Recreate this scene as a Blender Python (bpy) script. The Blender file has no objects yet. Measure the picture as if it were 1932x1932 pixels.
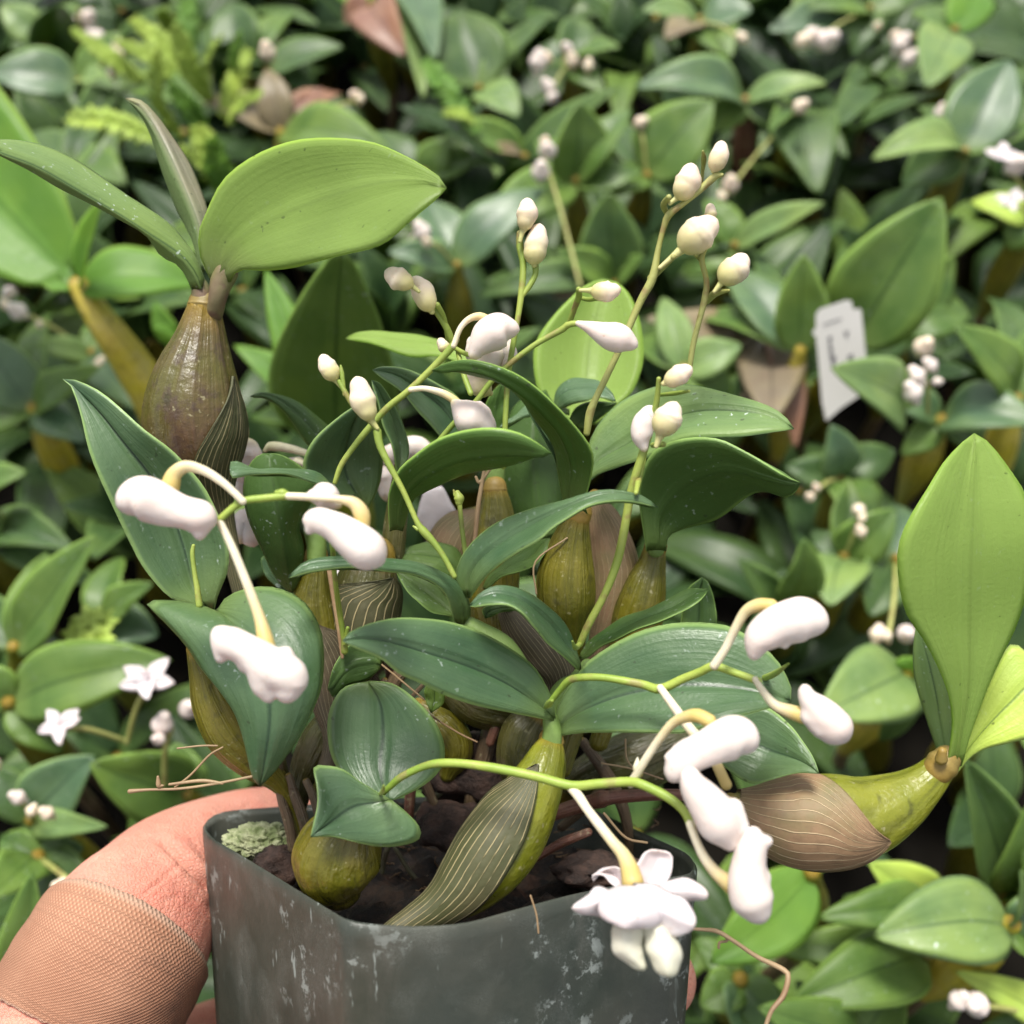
import bpy, math, random
from mathutils import Vector, Matrix, noise as mnoise
random.seed(11)
C = bpy.context.scene.collection
R = math.radians

# ------------------------------------------------------------------ camera frame
F = 1981.0                       # focal length in picture units (picture 1932 wide)
PITCH = R(52)
CAM = Vector((0, 0, .315))
RT = Vector((1, 0, 0))
FW = Vector((0, math.cos(PITCH), -math.sin(PITCH)))
UP = Vector((0, math.sin(PITCH), math.cos(PITCH)))
def P(u, v, d):                  # d in millimetres along the view axis
    d = d * .001
    return CAM + RT * ((u - 966) / F * d) + UP * ((966 - v) / F * d) + FW * d
def onplane(u, v, z):            # where the ray meets the height z
    r = RT * ((u - 966) / F) + UP * ((966 - v) / F) + FW
    return CAM + r * ((z - CAM.z) / r.z)
def depth(p): return (p - CAM).dot(FW)

# ------------------------------------------------------------------ curves
def cr(p0, p1, p2, p3, t):
    return 0.5 * ((2 * p1) + (p2 - p0) * t + (2 * p0 - 5 * p1 + 4 * p2 - p3) * t * t + (3 * p1 - p0 - 3 * p2 + p3) * t ** 3)
def resample(pts, n, chord=None):
    """pts: list of Vectors (any dimension) -> n points evenly spaced by arc length, Catmull-Rom."""
    pts = [Vector(p) for p in pts]
    if len(pts) == 2:
        return [pts[0].lerp(pts[1], i / (n - 1)) for i in range(n)]
    ext = [pts[0] * 2 - pts[1]] + pts + [pts[-1] * 2 - pts[-2]]
    fine = []
    for i in range(1, len(ext) - 2):
        for k in range(12):
            fine.append(cr(ext[i - 1], ext[i], ext[i + 1], ext[i + 2], k / 12))
    fine.append(pts[-1].copy())
    L = [0]
    for a, b in zip(fine, fine[1:]):
        dd = (b - a)
        L.append(L[-1] + (dd.length if chord is None else math.sqrt(sum(c_ * c_ for c_ in dd[:chord]))) + 1e-9)
    out = []; j = 0
    for i in range(n):
        s = L[-1] * i / (n - 1)
        while j < len(L) - 2 and L[j + 1] < s: j += 1
        f = (s - L[j]) / (L[j + 1] - L[j])
        out.append(fine[j].lerp(fine[j + 1], max(0, min(1, f))))
    return out

# ------------------------------------------------------------------ objects
def tag(o, label=None, cat=None, group=None, kind=None):
    if label: o['label'] = label
    if cat: o['category'] = cat
    if group: o['group'] = group
    if kind: o['kind'] = kind
    return o
def empty(name, loc):
    o = bpy.data.objects.new(name, None); C.objects.link(o)
    o.location = loc; o.empty_display_size = .01
    return o
def rootloc(o):
    l = Vector((0, 0, 0))
    while o is not None:
        l = l + Vector(o.location); o = o.parent
    return l
def build(name, verts, faces, mat, parent=None, uvs=None, side=None, smooth=True):
    off = rootloc(parent)
    me = bpy.data.meshes.new(name)
    if parent is None:
        off = sum((Vector(v) for v in verts), Vector()) / len(verts)
    me.from_pydata([tuple(Vector(v) - off) for v in verts], [], faces)
    if uvs:
        uvl = me.uv_layers.new(name='UVMap')
        for lp in me.loops: uvl.data[lp.index].uv = uvs[lp.vertex_index]
    if side:
        a = me.attributes.new('side', 'FLOAT', 'POINT')
        for i, s in enumerate(side): a.data[i].value = s
    if smooth:
        for p in me.polygons: p.use_smooth = True
    me.materials.append(mat); me.update()
    o = bpy.data.objects.new(name, me); C.objects.link(o)
    if parent is None: o.location = off
    else: o.parent = parent
    return o
class Bag:
    def __init__(s): s.v = []; s.f = []; s.uv = []; s.sd = []
    def add(s, g):
        n = len(s.v); s.v += g[0]; s.f += [tuple(i + n for i in f) for f in g[1]]
        s.uv += g[2]; s.sd += (g[3] if len(g) > 3 and g[3] else [0] * len(g[0]))
        return s
    def build(s, name, mat, parent=None): return build(name, s.v, s.f, mat, parent, s.uv, s.sd)

# ------------------------------------------------------------------ leaf loft through three rails
def loft(A, M, B, th=.0007, ns=12, k=.6, flip=False, wave=0.0, seed=0, groove=.45):
    n = len(M); V = []; UVs = []; SD = []; grid = []
    rows = []
    for i in range(n):
        a, m, b = A[i], M[i], B[i]; row = []
        for j in range(ns + 1):
            s = -1 + 2 * j / ns
            lin = m + (b - m) * s if s >= 0 else m + (a - m) * (-s)
            q = m + (b - a) * (s / 2) + ((a + b) / 2 - m) * (s * s)
            row.append(lin.lerp(q, k))
        rows.append(row)
    # normals
    N = [[None] * (ns + 1) for _ in range(n)]
    for i in range(n):
        for j in range(ns + 1):
            i0, i1 = max(0, i - 1), min(n - 1, i + 1); j0, j1 = max(0, j - 1), min(ns, j + 1)
            dt = rows[i1][j] - rows[i0][j]; ds = rows[i][j1] - rows[i][j0]
            if ds.length < 1e-6:
                ii = 2 if i < n / 2 else n - 3
                ds = rows[ii][j1] - rows[ii][j0]
            nn = dt.cross(ds)
            N[i][j] = nn.normalized() if nn.length > 1e-12 else Vector((0, 0, 1))
    # waviness
    if wave:
        for i in range(n):
            for j in range(ns + 1):
                s = -1 + 2 * j / ns
                w = mnoise.noise(Vector((i / n * 4 + seed * 7.3, s * 1.3, seed)))
                rows[i][j] = rows[i][j] + N[i][j] * (w * wave * math.sin(math.pi * i / (n - 1)) * (.35 + abs(s)))
    c = sum(((N[i][j].dot((CAM - rows[i][j]).normalized())) for i in range(2, n - 2) for j in (2, ns // 2, ns - 2)), 0)
    sgn = 1 if c > 0 else -1
    if flip: sgn = -sgn           # flip: the face towards the camera is the underside
    top = {}; bot = {}
    for i in range(n):
        for j in range(ns + 1):
            s = -1 + 2 * j / ns
            edge = (j in (0, ns) or i in (0, n - 1))
            u = (j / ns, i / (n - 1))
            if edge:
                top[i, j] = bot[i, j] = len(V); V.append(rows[i][j]); UVs.append(u); SD.append(.5)
            else:
                t = i / (n - 1)
                h = th / 2 * (1 - s ** 8) * min(1, (1 - t) * 12) * min(1, t * 12 + .3)
                rib = .0  # slight groove on top
                g = math.exp(-(s / .07) ** 2) * th * groove
                top[i, j] = len(V); V.append(rows[i][j] + N[i][j] * sgn * (h - g)); UVs.append(u); SD.append(0)
                bot[i, j] = len(V); V.append(rows[i][j] - N[i][j] * sgn * (h + g * .6)); UVs.append(u); SD.append(1)
    Fc = []
    for i in range(n - 1):
        for j in range(ns):
            q = [top[i, j], top[i + 1, j], top[i + 1, j + 1], top[i, j + 1]]
            r = [bot[i, j], bot[i, j + 1], bot[i + 1, j + 1], bot[i + 1, j]]
            if sgn < 0: q.reverse(); r.reverse()
            for f in (q, r):
                g = []
                for x in f:
                    if x not in g: g.append(x)
                if len(g) >= 3: Fc.append(tuple(g))
    return V, Fc, UVs, SD

def rail2(pts, n): return resample([Vector((p[0], p[1])) for p in pts], n)
def tl(A, B, M=None, d=(160, 150), ea=0, eb=0, th=.0007, flip=False, k=.6, wave=.0006, n=26, org=None, bow=0, seed=None, groove=.9):
    """leaf traced as two margins and a midrib, each point with its own distance from the camera"""
    if org is not None:
        cv = lambda q: [(org[0] * 644 + x / 3, org[1] * 644 + y / 3) for x, y in q]
        A = cv(A); B = cv(B); M = cv(M) if M else None
    a = rail2(A, n); b = rail2(B, n)
    m = rail2(M, n) if M else [(x + y) / 2 for x, y in zip(a, b)]
    dd = resample([Vector((i, x)) for i, x in enumerate(d)], n, 1) if len(d) > 2 else [Vector((0, d[0] + (d[-1] - d[0]) * i / (n - 1))) for i in range(n)]
    dd = [x[1] for x in dd]
    W = [max((a[i] - b[i]).length, 1e-3) for i in range(n)]; wm = max(W)
    A3 = [P(a[i][0], a[i][1], dd[i] + ea * W[i] / wm) for i in range(n)]
    M3 = [P(m[i][0], m[i][1], dd[i] + bow * W[i] / wm) for i in range(n)]
    B3 = [P(b[i][0], b[i][1], dd[i] + eb * W[i] / wm) for i in range(n)]
    return loft(A3, M3, B3, th, 14, k, flip, wave, seed if seed is not None else random.random() * 20, groove)

# ------------------------------------------------------------------ tubes and blobs
def tube(P3, rad, nseg=16, caps=(True, True), mod=None, n=None, view=True, relax=0):
    n = n or max(8, 4 * len(P3))
    q = resample([Vector((*p, r)) for p, r in zip(P3, rad)], n, 3)
    pts = [Vector(x[:3]) for x in q]; rr = [max(x[3], 1e-5) for x in q]
    st = []
    d0 = (pts[0] - pts[1]).normalized(); d1 = (pts[-1] - pts[-2]).normalized()
    if caps[0]:
        for a in (89, 70, 50, 30, 12):
            st.append((pts[0] + d0 * rr[0] * math.sin(R(a)), rr[0] * math.cos(R(a))))
    st += list(zip(pts, rr))
    if caps[1]:
        for a in (12, 30, 50, 70, 89):
            st.append((pts[-1] + d1 * rr[-1] * math.sin(R(a)), rr[-1] * math.cos(R(a))))
    for _ in range(relax):
        st = [st[0]] + [((st[i - 1][0] + st[i + 1][0]) * .25 + st[i][0] * .5, (st[i - 1][1] + st[i + 1][1]) * .25 + st[i][1] * .5) for i in range(1, len(st) - 1)] + [st[-1]]
    ns = len(st); V = []; UVs = []; prev = None
    for i, (p, r) in enumerate(st):
        a = st[max(0, i - 1)][0]; b = st[min(ns - 1, i + 1)][0]
        t = (b - a).normalized() if (b - a).length > 1e-9 else prev[0]
        if view:
            c = (CAM - p).normalized(); e1 = c - t * c.dot(t)
            if e1.length < .15 and prev: e1 = prev[1] - t * prev[1].dot(t)
        else:
            e1 = (prev[1] if prev else Vector((.13, .2, .97)).cross(t)); e1 = e1 - t * e1.dot(t)
        e1.normalize(); e2 = t.cross(e1); prev = (t, e1)
        v = i / (ns - 1)
        for j in range(nseg + 1):
            th = -math.pi + 2 * math.pi * j / nseg
            rm = r * (mod(v, th) if mod else 1)
            V.append(p + e1 * math.cos(th) * rm + e2 * math.sin(th) * rm); UVs.append((j / nseg, v))
    Fc = []
    w = nseg + 1
    for i in range(ns - 1):
        for j in range(nseg): Fc.append((i * w + j, i * w + j + 1, (i + 1) * w + j + 1, (i + 1) * w + j))
    if caps[0]: Fc.append(tuple(range(nseg - 1, -1, -1)))
    if caps[1]: Fc.append(tuple((ns - 1) * w + j for j in range(nseg)))
    return V, Fc, UVs
def px(pts, d=None):
    """(u,v,r[,d]) in picture units -> 3D points and real radii"""
    o = []; rr = []; n = len(pts)
    for i, p in enumerate(pts):
        if len(p) > 3: dd = p[3]
        elif isinstance(d, (tuple, list)): dd = d[0] + (d[1] - d[0]) * i / max(1, n - 1)
        else: dd = d
        o.append(P(p[0], p[1], dd)); rr.append(p[2] * dd * .001 / F)
    return o, rr
def stem(pts, d, r=None, nseg=10, caps=(True, True)):
    q = [(p[0], p[1], (r if r else p[2])) + ((p[3],) if len(p) > 3 else ()) for p in pts] if r is None or len(pts[0]) > 2 else [(p[0], p[1], r) for p in pts]
    o, rr = px(q, d)
    return tube(o, [x * .9 for x in rr], nseg, caps)
def blob(pts, d, nseg=20, seed=0, bump=.03):
    o, rr = px(pts, d)
    def mod(v, th):
        return 1 + bump * mnoise.noise(Vector((v * 5 + seed * 3.1, math.cos(th) * 1.2, math.sin(th) * 1.2 + seed))) * 2
    return tube(o, rr, nseg, (True, True), mod, n=24, relax=3)

# ------------------------------------------------------------------ node helper
class NT:
    def __init__(s, name):
        s.m = bpy.data.materials.new(name); s.m.use_nodes = True
        s.t = s.m.node_tree; s.t.nodes.clear()
        s.out = s.n('ShaderNodeOutputMaterial')
    def n(s, typ, **kw):
        x = s.t.nodes.new(typ)
        for k_, v_ in kw.items():
            if k_.startswith('i_'):
                key = k_[2:]; key = int(key) if key.isdigit() else key.replace('_', ' ')
                s.put(x.inputs[key], v_)
            else: setattr(x, k_, v_)
        return x
    def put(s, inp, v):
        if isinstance(v, bpy.types.NodeSocket): s.t.links.new(v, inp)
        elif isinstance(v, bpy.types.Node): s.t.links.new(v.outputs[0], inp)
        else:
            if inp.type == 'RGBA' and len(v) == 3: v = (*v, 1)
            inp.default_value = v
    def math(s, op, a, b=0.0, c=0.0, clamp=False):
        x = s.n('ShaderNodeMath', operation=op, use_clamp=clamp); s.put(x.inputs[0], a); s.put(x.inputs[1], b); s.put(x.inputs[2], c); return x.outputs[0]
    def mix(s, f, a, b, bt='MIX'):
        x = s.n('ShaderNodeMix', data_type='RGBA', blend_type=bt, clamp_factor=True)
        s.put(x.inputs[0], f); s.put(x.inputs[6], a); s.put(x.inputs[7], b); return x.outputs[2]
    def ramp(s, f, lo, hi):
        x = s.n('ShaderNodeMapRange', clamp=True); s.put(x.inputs[0], f); s.put(x.inputs[1], lo); s.put(x.inputs[2], hi); return x.outputs[0]
    def noise(s, scale, det=3.0, vec=None, rough=.55):
        x = s.n('ShaderNodeTexNoise', i_Scale=scale, i_Detail=det, i_Roughness=rough)
        if vec is not None: s.put(x.inputs['Vector'], vec)
        return x.outputs[0]
    def uv(s):
        x = s.n('ShaderNodeUVMap', uv_map='UVMap'); y = s.n('ShaderNodeSeparateXYZ'); s.put(y.inputs[0], x.outputs[0]); return x.outputs[0], y.outputs[0], y.outputs[1]
    def pos(s, scale=(1, 1, 1)):
        x = s.n('ShaderNodeTexCoord'); y = s.n('ShaderNodeMapping'); s.put(y.inputs[0], x.outputs['Object']); y.inputs['Scale'].default_value = scale; return y.outputs[0]
    def bsdf(s, **kw):
        x = s.n('ShaderNodeBsdfPrincipled')
        for k_, v_ in kw.items(): s.put(x.inputs[k_.replace('_', ' ')], v_)
        return x
    def bump(s, h, dist, strength=1.0):
        x = s.n('ShaderNodeBump'); s.put(x.inputs['Height'], h); x.inputs['Distance'].default_value = dist; x.inputs['Strength'].default_value = strength; return x.outputs[0]
    def done(s, sh):
        s.put(s.out.inputs[0], sh); return s.m

def leaf_mat(name, top, top2, under, rim=(.22, .34, .10), trans=.12, speck=.5, rough=.38, rimw=.05, rib=.8, hue=.16, base=None, half=None, spec=.30):
    g = NT(name); uvv, x, y = g.uv()
    s = g.math('ABSOLUTE', g.math('MULTIPLY_ADD', x, 2.0, -1.0))
    side = g.n('ShaderNodeAttribute', attribute_name='side').outputs['Fac']
    under_f = g.ramp(side, .45, .55)
    pos = g.pos()
    big = g.noise(70, 3, pos); mid = g.noise(330, 4, pos)
    topc = g.mix(g.ramp(big, .35, .68), top, top2)
    oi = g.n('ShaderNodeObjectInfo').outputs['Random']
    topc = g.mix(g.math('MULTIPLY', oi, hue), topc, (top2[0] * 1.25, top2[1] * 1.2, top2[2] * .8))
    yl = g.math('MULTIPLY', g.ramp(g.noise(38, 2, pos), .5, .66), .38)
    topc = g.mix(yl, topc, (top2[0] * 1.5, top2[1] * 1.32, top2[2] * .8))
    zone = g.math('MULTIPLY', g.ramp(s, .6, 1.0), .45)
    topc = g.mix(zone, topc, (top2[0] * 1.35, top2[1] * 1.3, top2[2] * 1.0))
    # parallel veins
    vv = g.n('ShaderNodeCombineXYZ'); g.put(vv.inputs[0], g.math('MULTIPLY', x, 26.0)); g.put(vv.inputs[1], g.math('MULTIPLY', y, 1.6)); g.put(vv.inputs[2], oi)
    vn = g.noise(1.0, 2, vv.outputs[0])
    veins = g.ramp(vn, .4, .62)
    topc = g.mix(g.math('MULTIPLY', veins, .16), topc, (top[0] * .62, top[1] * .66, top[2] * .7))
    topc = g.mix(g.math('MULTIPLY', g.ramp(mid, .5, .75), .25), topc, (top2[0] * 1.15, top2[1] * 1.1, top2[2] * 1.15))
    ribm = g.math('SUBTRACT', 1.0, g.ramp(s, .01, .055))
    topc = g.mix(g.math('MULTIPLY', ribm, rib), topc, (top[0] * .35, top[1] * .42, top[2] * .42))
    if half: topc = g.mix(g.ramp(x, .40, .52), half, topc)
    unc = g.mix(g.ramp(big, .3, .7), under, tuple(c * .8 for c in under))
    unc = g.mix(g.math('MULTIPLY', veins, .14), unc, tuple(c * .7 for c in under))
    unc = g.mix(g.math('MULTIPLY', ribm, .4), unc, tuple(c * .55 for c in under))
    col = g.mix(under_f, topc, unc)
    if base:
        bf = g.math('SUBTRACT', 1.0, g.ramp(y, .0, .2))
        col = g.mix(g.math('MULTIPLY', bf, .85), col, base)
    rm = g.ramp(s, 1 - rimw * 1.8, 1 - rimw * .4)
    col = g.mix(g.math('MULTIPLY', rm, .95), col, rim)
    # mineral specks
    sp = g.math('MULTIPLY', g.ramp(g.noise(1000, 2, pos, .5), .66, .72), g.ramp(g.noise(95, 2, pos), .46, .66))
    dk = g.math('MULTIPLY', g.ramp(g.noise(800, 1, g.pos((1, 1.3, .9))), .74, .77), .6)
    col = g.mix(dk, col, (.03, .035, .02))
    col = g.mix(g.math('MULTIPLY', sp, speck), col, (.6, .68, .64))
    h = g.math('ADD', g.math('MULTIPLY', vn, .5), g.math('MULTIPLY', g.noise(1500, 2, pos), .35))
    nrm = g.bump(h, .00022, .8)
    rgh = g.math('ADD', rough - .08, g.math('MULTIPLY', mid, .22))
    b = g.bsdf(Base_Color=col, Roughness=rgh, Normal=nrm)
    b.inputs['Specular IOR Level'].default_value = spec
    tr = g.n('ShaderNodeBsdfTranslucent'); g.put(tr.inputs[0], g.mix(.7, col, (.50, .72, .12))); g.put(tr.inputs['Normal'], nrm)
    mx = g.n('ShaderNodeMixShader'); mx.inputs[0].default_value = trans
    g.put(mx.inputs[1], b); g.put(mx.inputs[2], tr)
    return g.done(mx)

def petal_mat(name, tip, base, t0, t1, rough=.5, sss=.35, pink=.25):
    g = NT(name); uvv, x, y = g.uv(); pos = g.pos()
    f = g.ramp(g.math('ADD', y, g.math('MULTIPLY_ADD', g.noise(300, 2, pos), .16, -.08)), t0, t1)
    c = g.mix(f, tip, base)
    c = g.mix(g.math('MULTIPLY', g.ramp(g.noise(110, 2, pos), .42, .68), pink), c, (.66, .48, .42))
    c = g.mix(g.math('MULTIPLY', g.ramp(g.noise(1400, 1, pos), .74, .77), .5), c, (.45, .25, .12))
    b = g.bsdf(Base_Color=c, Roughness=rough, Normal=g.bump(g.math('ADD', g.math('MULTIPLY', g.noise(900, 3, pos), .15), g.math('MULTIPLY', g.noise(170, 2, pos), 1.0)), .0010, .4))
    b.inputs['Subsurface Weight'].default_value = sss
    b.inputs['Subsurface Radius'].default_value = (.003, .0022, .0016)
    b.inputs['Subsurface Scale'].default_value = .6
    return g.done(b)

def stem_mat(name, c1, c2, c3=None):
    g = NT(name); uvv, x, y = g.uv(); pos = g.pos()
    c = g.mix(g.ramp(g.noise(110, 2, pos), .38, .62), c1, c2)
    if c3: c = g.mix(g.math('MULTIPLY', g.ramp(g.noise(260, 3, pos), .56, .68), .8), c, c3)
    return g.done(g.bsdf(Base_Color=c, Roughness=.5, Normal=g.bump(g.noise(900, 3, pos), .00015, .7)))

def bulb_mat(name, c1, c2, patch, streak=.35, pamt=.6, nr=14.0, dark=(.03, .03, .01)):
    g = NT(name); uvv, x, y = g.uv(); pos = g.pos()
    c = g.mix(g.ramp(g.noise(75, 4, pos), .35, .65), c1, c2)
    v = g.n('ShaderNodeCombineXYZ'); g.put(v.inputs[0], g.math('MULTIPLY', x, nr * 2)); g.put(v.inputs[1], g.math('MULTIPLY', y, 2.4))
    st = g.noise(1.0, 3, v.outputs[0])
    c = g.mix(g.math('MULTIPLY', g.ramp(st, .45, .7), streak), c, patch)
    c = g.mix(g.math('MULTIPLY', g.ramp(st, .5, .3), .5), c, dark)
    c = g.mix(g.math('MULTIPLY', g.ramp(g.noise(140, 5, pos, .7), .52, .6), pamt), c, patch)
    c = g.mix(g.math('MULTIPLY', g.ramp(g.noise(900, 2, pos), .66, .74), .45), c, (.4, .37, .22))
    c = g.mix(g.math('MULTIPLY', g.ramp(g.noise(420, 3, g.pos((1, .4, 1))), .6, .7), .5), c, dark)
    c = g.mix(g.math('MULTIPLY', g.math('SUBTRACT', 1.0, g.ramp(y, .08, .13)), .9), c, (.26, .17, .02))
    h = g.math('ADD', g.math('MULTIPLY', st, 1.0), g.math('MULTIPLY', g.noise(600, 4, pos), .45))
    b = g.bsdf(Base_Color=c, Roughness=g.math('MULTIPLY_ADD', g.noise(300, 2, pos), .35, .16), Normal=g.bump(h, .0007, .8))
    return g.done(b)

def sheath_mat(name, c1, c2, vein, N=13.0, w=.10):
    g = NT(name); uvv, x, y = g.uv(); pos = g.pos()
    wob = g.math('MULTIPLY_ADD', g.noise(90, 3, pos), .9, -.45)
    xx = g.math('ADD', g.math('MULTIPLY', x, N), wob)
    fr = g.math('ABSOLUTE', g.math('SUBTRACT', g.math('FRACT', xx), .5))
    line = g.math('SUBTRACT', 1.0, g.ramp(fr, w * .45, w))
    line = g.math('MULTIPLY', line, g.ramp(g.noise(210, 2, pos), .32, .46))
    c = g.mix(g.ramp(g.noise(85, 4, pos), .4, .62), c1, c2)
    c = g.mix(g.math('MULTIPLY', g.ramp(g.noise(420, 4, pos), .5, .7), .4), c, tuple(k * .5 for k in c1))
    c = g.mix(line, c, vein)
    h = g.math('ADD', g.math('MULTIPLY', line, 1.0), g.math('MULTIPLY', g.noise(500, 4, pos), .5))
    return g.done(g.bsdf(Base_Color=c, Roughness=.6, Normal=g.bump(h, .0004, .9)))

M = {}
M['dark'] = leaf_mat('leaf_dark', (.036, .080, .024), (.072, .128, .036), (.060, .118, .028), rim=(.25, .40, .11), base=(.13, .20, .05))
M['deep'] = leaf_mat('leaf_deep_shade', (.020, .048, .016), (.042, .080, .026), (.03, .07, .016), rim=(.10, .18, .05), speck=.3)  # darker leaf green for the fillers: shade low in the bed put into the colour
M['blue'] = leaf_mat('leaf_blue_green', (.043, .098, .045), (.092, .160, .074), (.075, .14, .034), rim=(.30, .46, .15), base=(.15, .22, .06), speck=.4, spec=.5, rough=.36)
M['pale'] = leaf_mat('leaf_pale', (.11, .19, .065), (.18, .27, .09), (.09, .16, .05), rim=(.2, .32, .12), speck=.8)
M['mid'] = leaf_mat('leaf_mid', (.056, .118, .024), (.110, .185, .042), (.062, .128, .024), rim=(.30, .48, .10), base=(.15, .22, .06))
M['bright'] = leaf_mat('leaf_bright', (.12, .26, .05), (.19, .35, .08), (.38, .54, .13), rim=(.36, .56, .10), trans=.5, speck=.15, rib=.4, hue=.1)
M['under'] = leaf_mat('leaf_underside_olive', (.08, .16, .04), (.12, .2, .06), (.23, .34, .075), rim=(.4, .6, .10), trans=.38, speck=.12, rimw=.03, rib=.4, hue=0, base=(.16, .18, .07))
M['purple'] = leaf_mat('leaf_purple_flush', (.19, .22, .11), (.24, .22, .16), (.16, .24, .08), rim=(.19, .24, .12), rib=.5, hue=0, speck=.4, half=(.15, .22, .08))
M['red'] = leaf_mat('leaf_reddish', (.19, .085, .062), (.26, .15, .11), (.2, .09, .06), rim=(.32, .2, .13), speck=.2, hue=.2)
M['tan'] = leaf_mat('leaf_brown_pink', (.16, .12, .085), (.2, .17, .11), (.16, .11, .07), rim=(.25, .2, .13), speck=.1, hue=.3)
M['yellow'] = leaf_mat('leaf_yellow_green', (.32, .46, .07), (.42, .56, .12), (.22, .33, .05), rim=(.34, .44, .12), trans=.2, speck=.1, hue=.2)
M['pedg'] = petal_mat('pedicel_flushed', (.66, .60, .44), (.52, .40, .13), .45, .8, pink=.1)
M['white'] = petal_mat('petal_white', (.68, .60, .555), (.60, .53, .30), .84, .97, pink=.35)
M['bud'] = petal_mat('bud_cream', (.76, .65, .50), (.52, .48, .20), .4, .95, pink=.45)
M['petal'] = petal_mat('petal_flower', (.62, .555, .57), (.62, .54, .52), .8, 1, sss=.2, pink=.15)
M['lip'] = petal_mat('petal_lip_cream', (.64, .62, .50), (.62, .60, .44), .6, 1, sss=.2, pink=.05)
M['budbase'] = stem_mat('bud_base', (.44, .44, .16), (.52, .47, .22))
M['stem'] = stem_mat('stem_green', (.20, .28, .045), (.30, .36, .07), (.22, .15, .06))
M['stemlime'] = stem_mat('stem_lime', (.20, .31, .04), (.32, .40, .07), (.26, .22, .08))
M['stempale'] = stem_mat('pedicel_pale', (.62, .60, .33), (.72, .66, .50))
M['stemtan'] = stem_mat('stem_tan', (.28, .29, .08), (.36, .37, .12), (.22, .15, .06))
M['petiole'] = stem_mat('petiole', (.15, .24, .055), (.19, .29, .08))
M['petiolep'] = stem_mat('petiole_purple', (.17, .19, .06), (.14, .09, .055), (.11, .05, .045))
M['bulb'] = bulb_mat('bulb_olive', (.095, .098, .006), (.17, .145, .010), (.12, .095, .02), streak=.3, pamt=.35)
M['bulbb'] = bulb_mat('bulb_brown_olive', (.095, .085, .014), (.11, .06, .03), (.06, .035, .028), pamt=.65, streak=.55, nr=11)
M['bulbg'] = bulb_mat('bulb_green', (.14, .16, .008), (.22, .22, .014), (.27, .28, .09), pamt=.12, streak=.12, nr=4)
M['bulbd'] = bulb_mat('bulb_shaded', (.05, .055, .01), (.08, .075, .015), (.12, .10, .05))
M['bulby'] = bulb_mat('bulb_yellow', (.42, .36, .02), (.48, .38, .06), (.38, .33, .14), pamt=.3, streak=.2)
M['sheath'] = sheath_mat('sheath_grey', (.055, .060, .020), (.085, .078, .036), (.42, .35, .18), N=12)
M['sheathb'] = sheath_mat('sheath_brown', (.26, .16, .085), (.16, .14, .055), (.58, .44, .26), N=15, w=.07)
M['sheathd'] = sheath_mat('sheath_dark', (.085, .07, .04), (.13, .10, .06), (.42, .36, .23), N=18, w=.08)
M['gold'] = stem_mat('ring_gold', (.27, .17, .03), (.20, .15, .04))
M['cane'] = bulb_mat('cane_brown', (.10, .065, .035), (.15, .10, .06), (.2, .15, .09))
M['rhizome'] = bulb_mat('rhizome', (.14, .05, .035), (.2, .085, .055), (.25, .14, .09), nr=6)
M['rootpale'] = stem_mat('root_pale', (.16, .16, .09), (.10, .09, .05), (.05, .035, .02))
M['fibred'] = stem_mat('fibre_dark', (.24, .14, .065), (.10, .06, .03))
M['fibre'] = stem_mat('fibre', (.34, .24, .13), (.24, .15, .08))
# ------------------------------------------------------------------ sheath lying on a bulb
def sheath(pts, d, prof, off=.0004, nv=30, ns=22, thick=True):
    o, rr = px(pts, d)
    q = resample([Vector((*p, r)) for p, r in zip(o, rr)], 61, 3)
    pr = resample([Vector(p) for p in prof], nv, 1)
    V = []; UVs = []; Fc = []
    for lay in (0, 1):
        for i, (v, thc, half) in enumerate(pr):
            f = max(0, min(59.999, v * 60)); k = int(f); c = q[k].lerp(q[k + 1], f - k)
            p = Vector(c[:3]); r = c[3] + (off if lay == 0 else off - .0004)
            t = (Vector(q[min(60, k + 2)][:3]) - Vector(q[max(0, k - 1)][:3])).normalized()
            cv = (CAM - p).normalized(); e1 = (cv - t * cv.dot(t)).normalized(); e2 = t.cross(e1)
            for j in range(ns + 1):
                s = -1 + 2 * j / ns; th = thc + s * max(half, .01)
                w = 1 + .02 * math.sin(s * 40)
                lift = 1 + .035 * abs(s) ** 6
                V.append(p + (e1 * math.cos(th) + e2 * math.sin(th)) * r * w * lift); UVs.append((j / ns, i / (nv - 1)))
    n1 = nv * (ns + 1)
    for i in range(nv - 1):
        for j in range(ns):
            a = i * (ns + 1) + j; b = a + ns + 1
            Fc.append((a, a + 1, b + 1, b)); Fc.append((n1 + a, n1 + b, n1 + b + 1, n1 + a + 1))
    for i in range(nv - 1):
        for j in (0, ns):
            a = i * (ns + 1) + j; b = a + ns + 1
            Fc.append((a, b, n1 + b, n1 + a) if j == 0 else (a, n1 + a, n1 + b, b))
    return V, Fc, UVs

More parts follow.
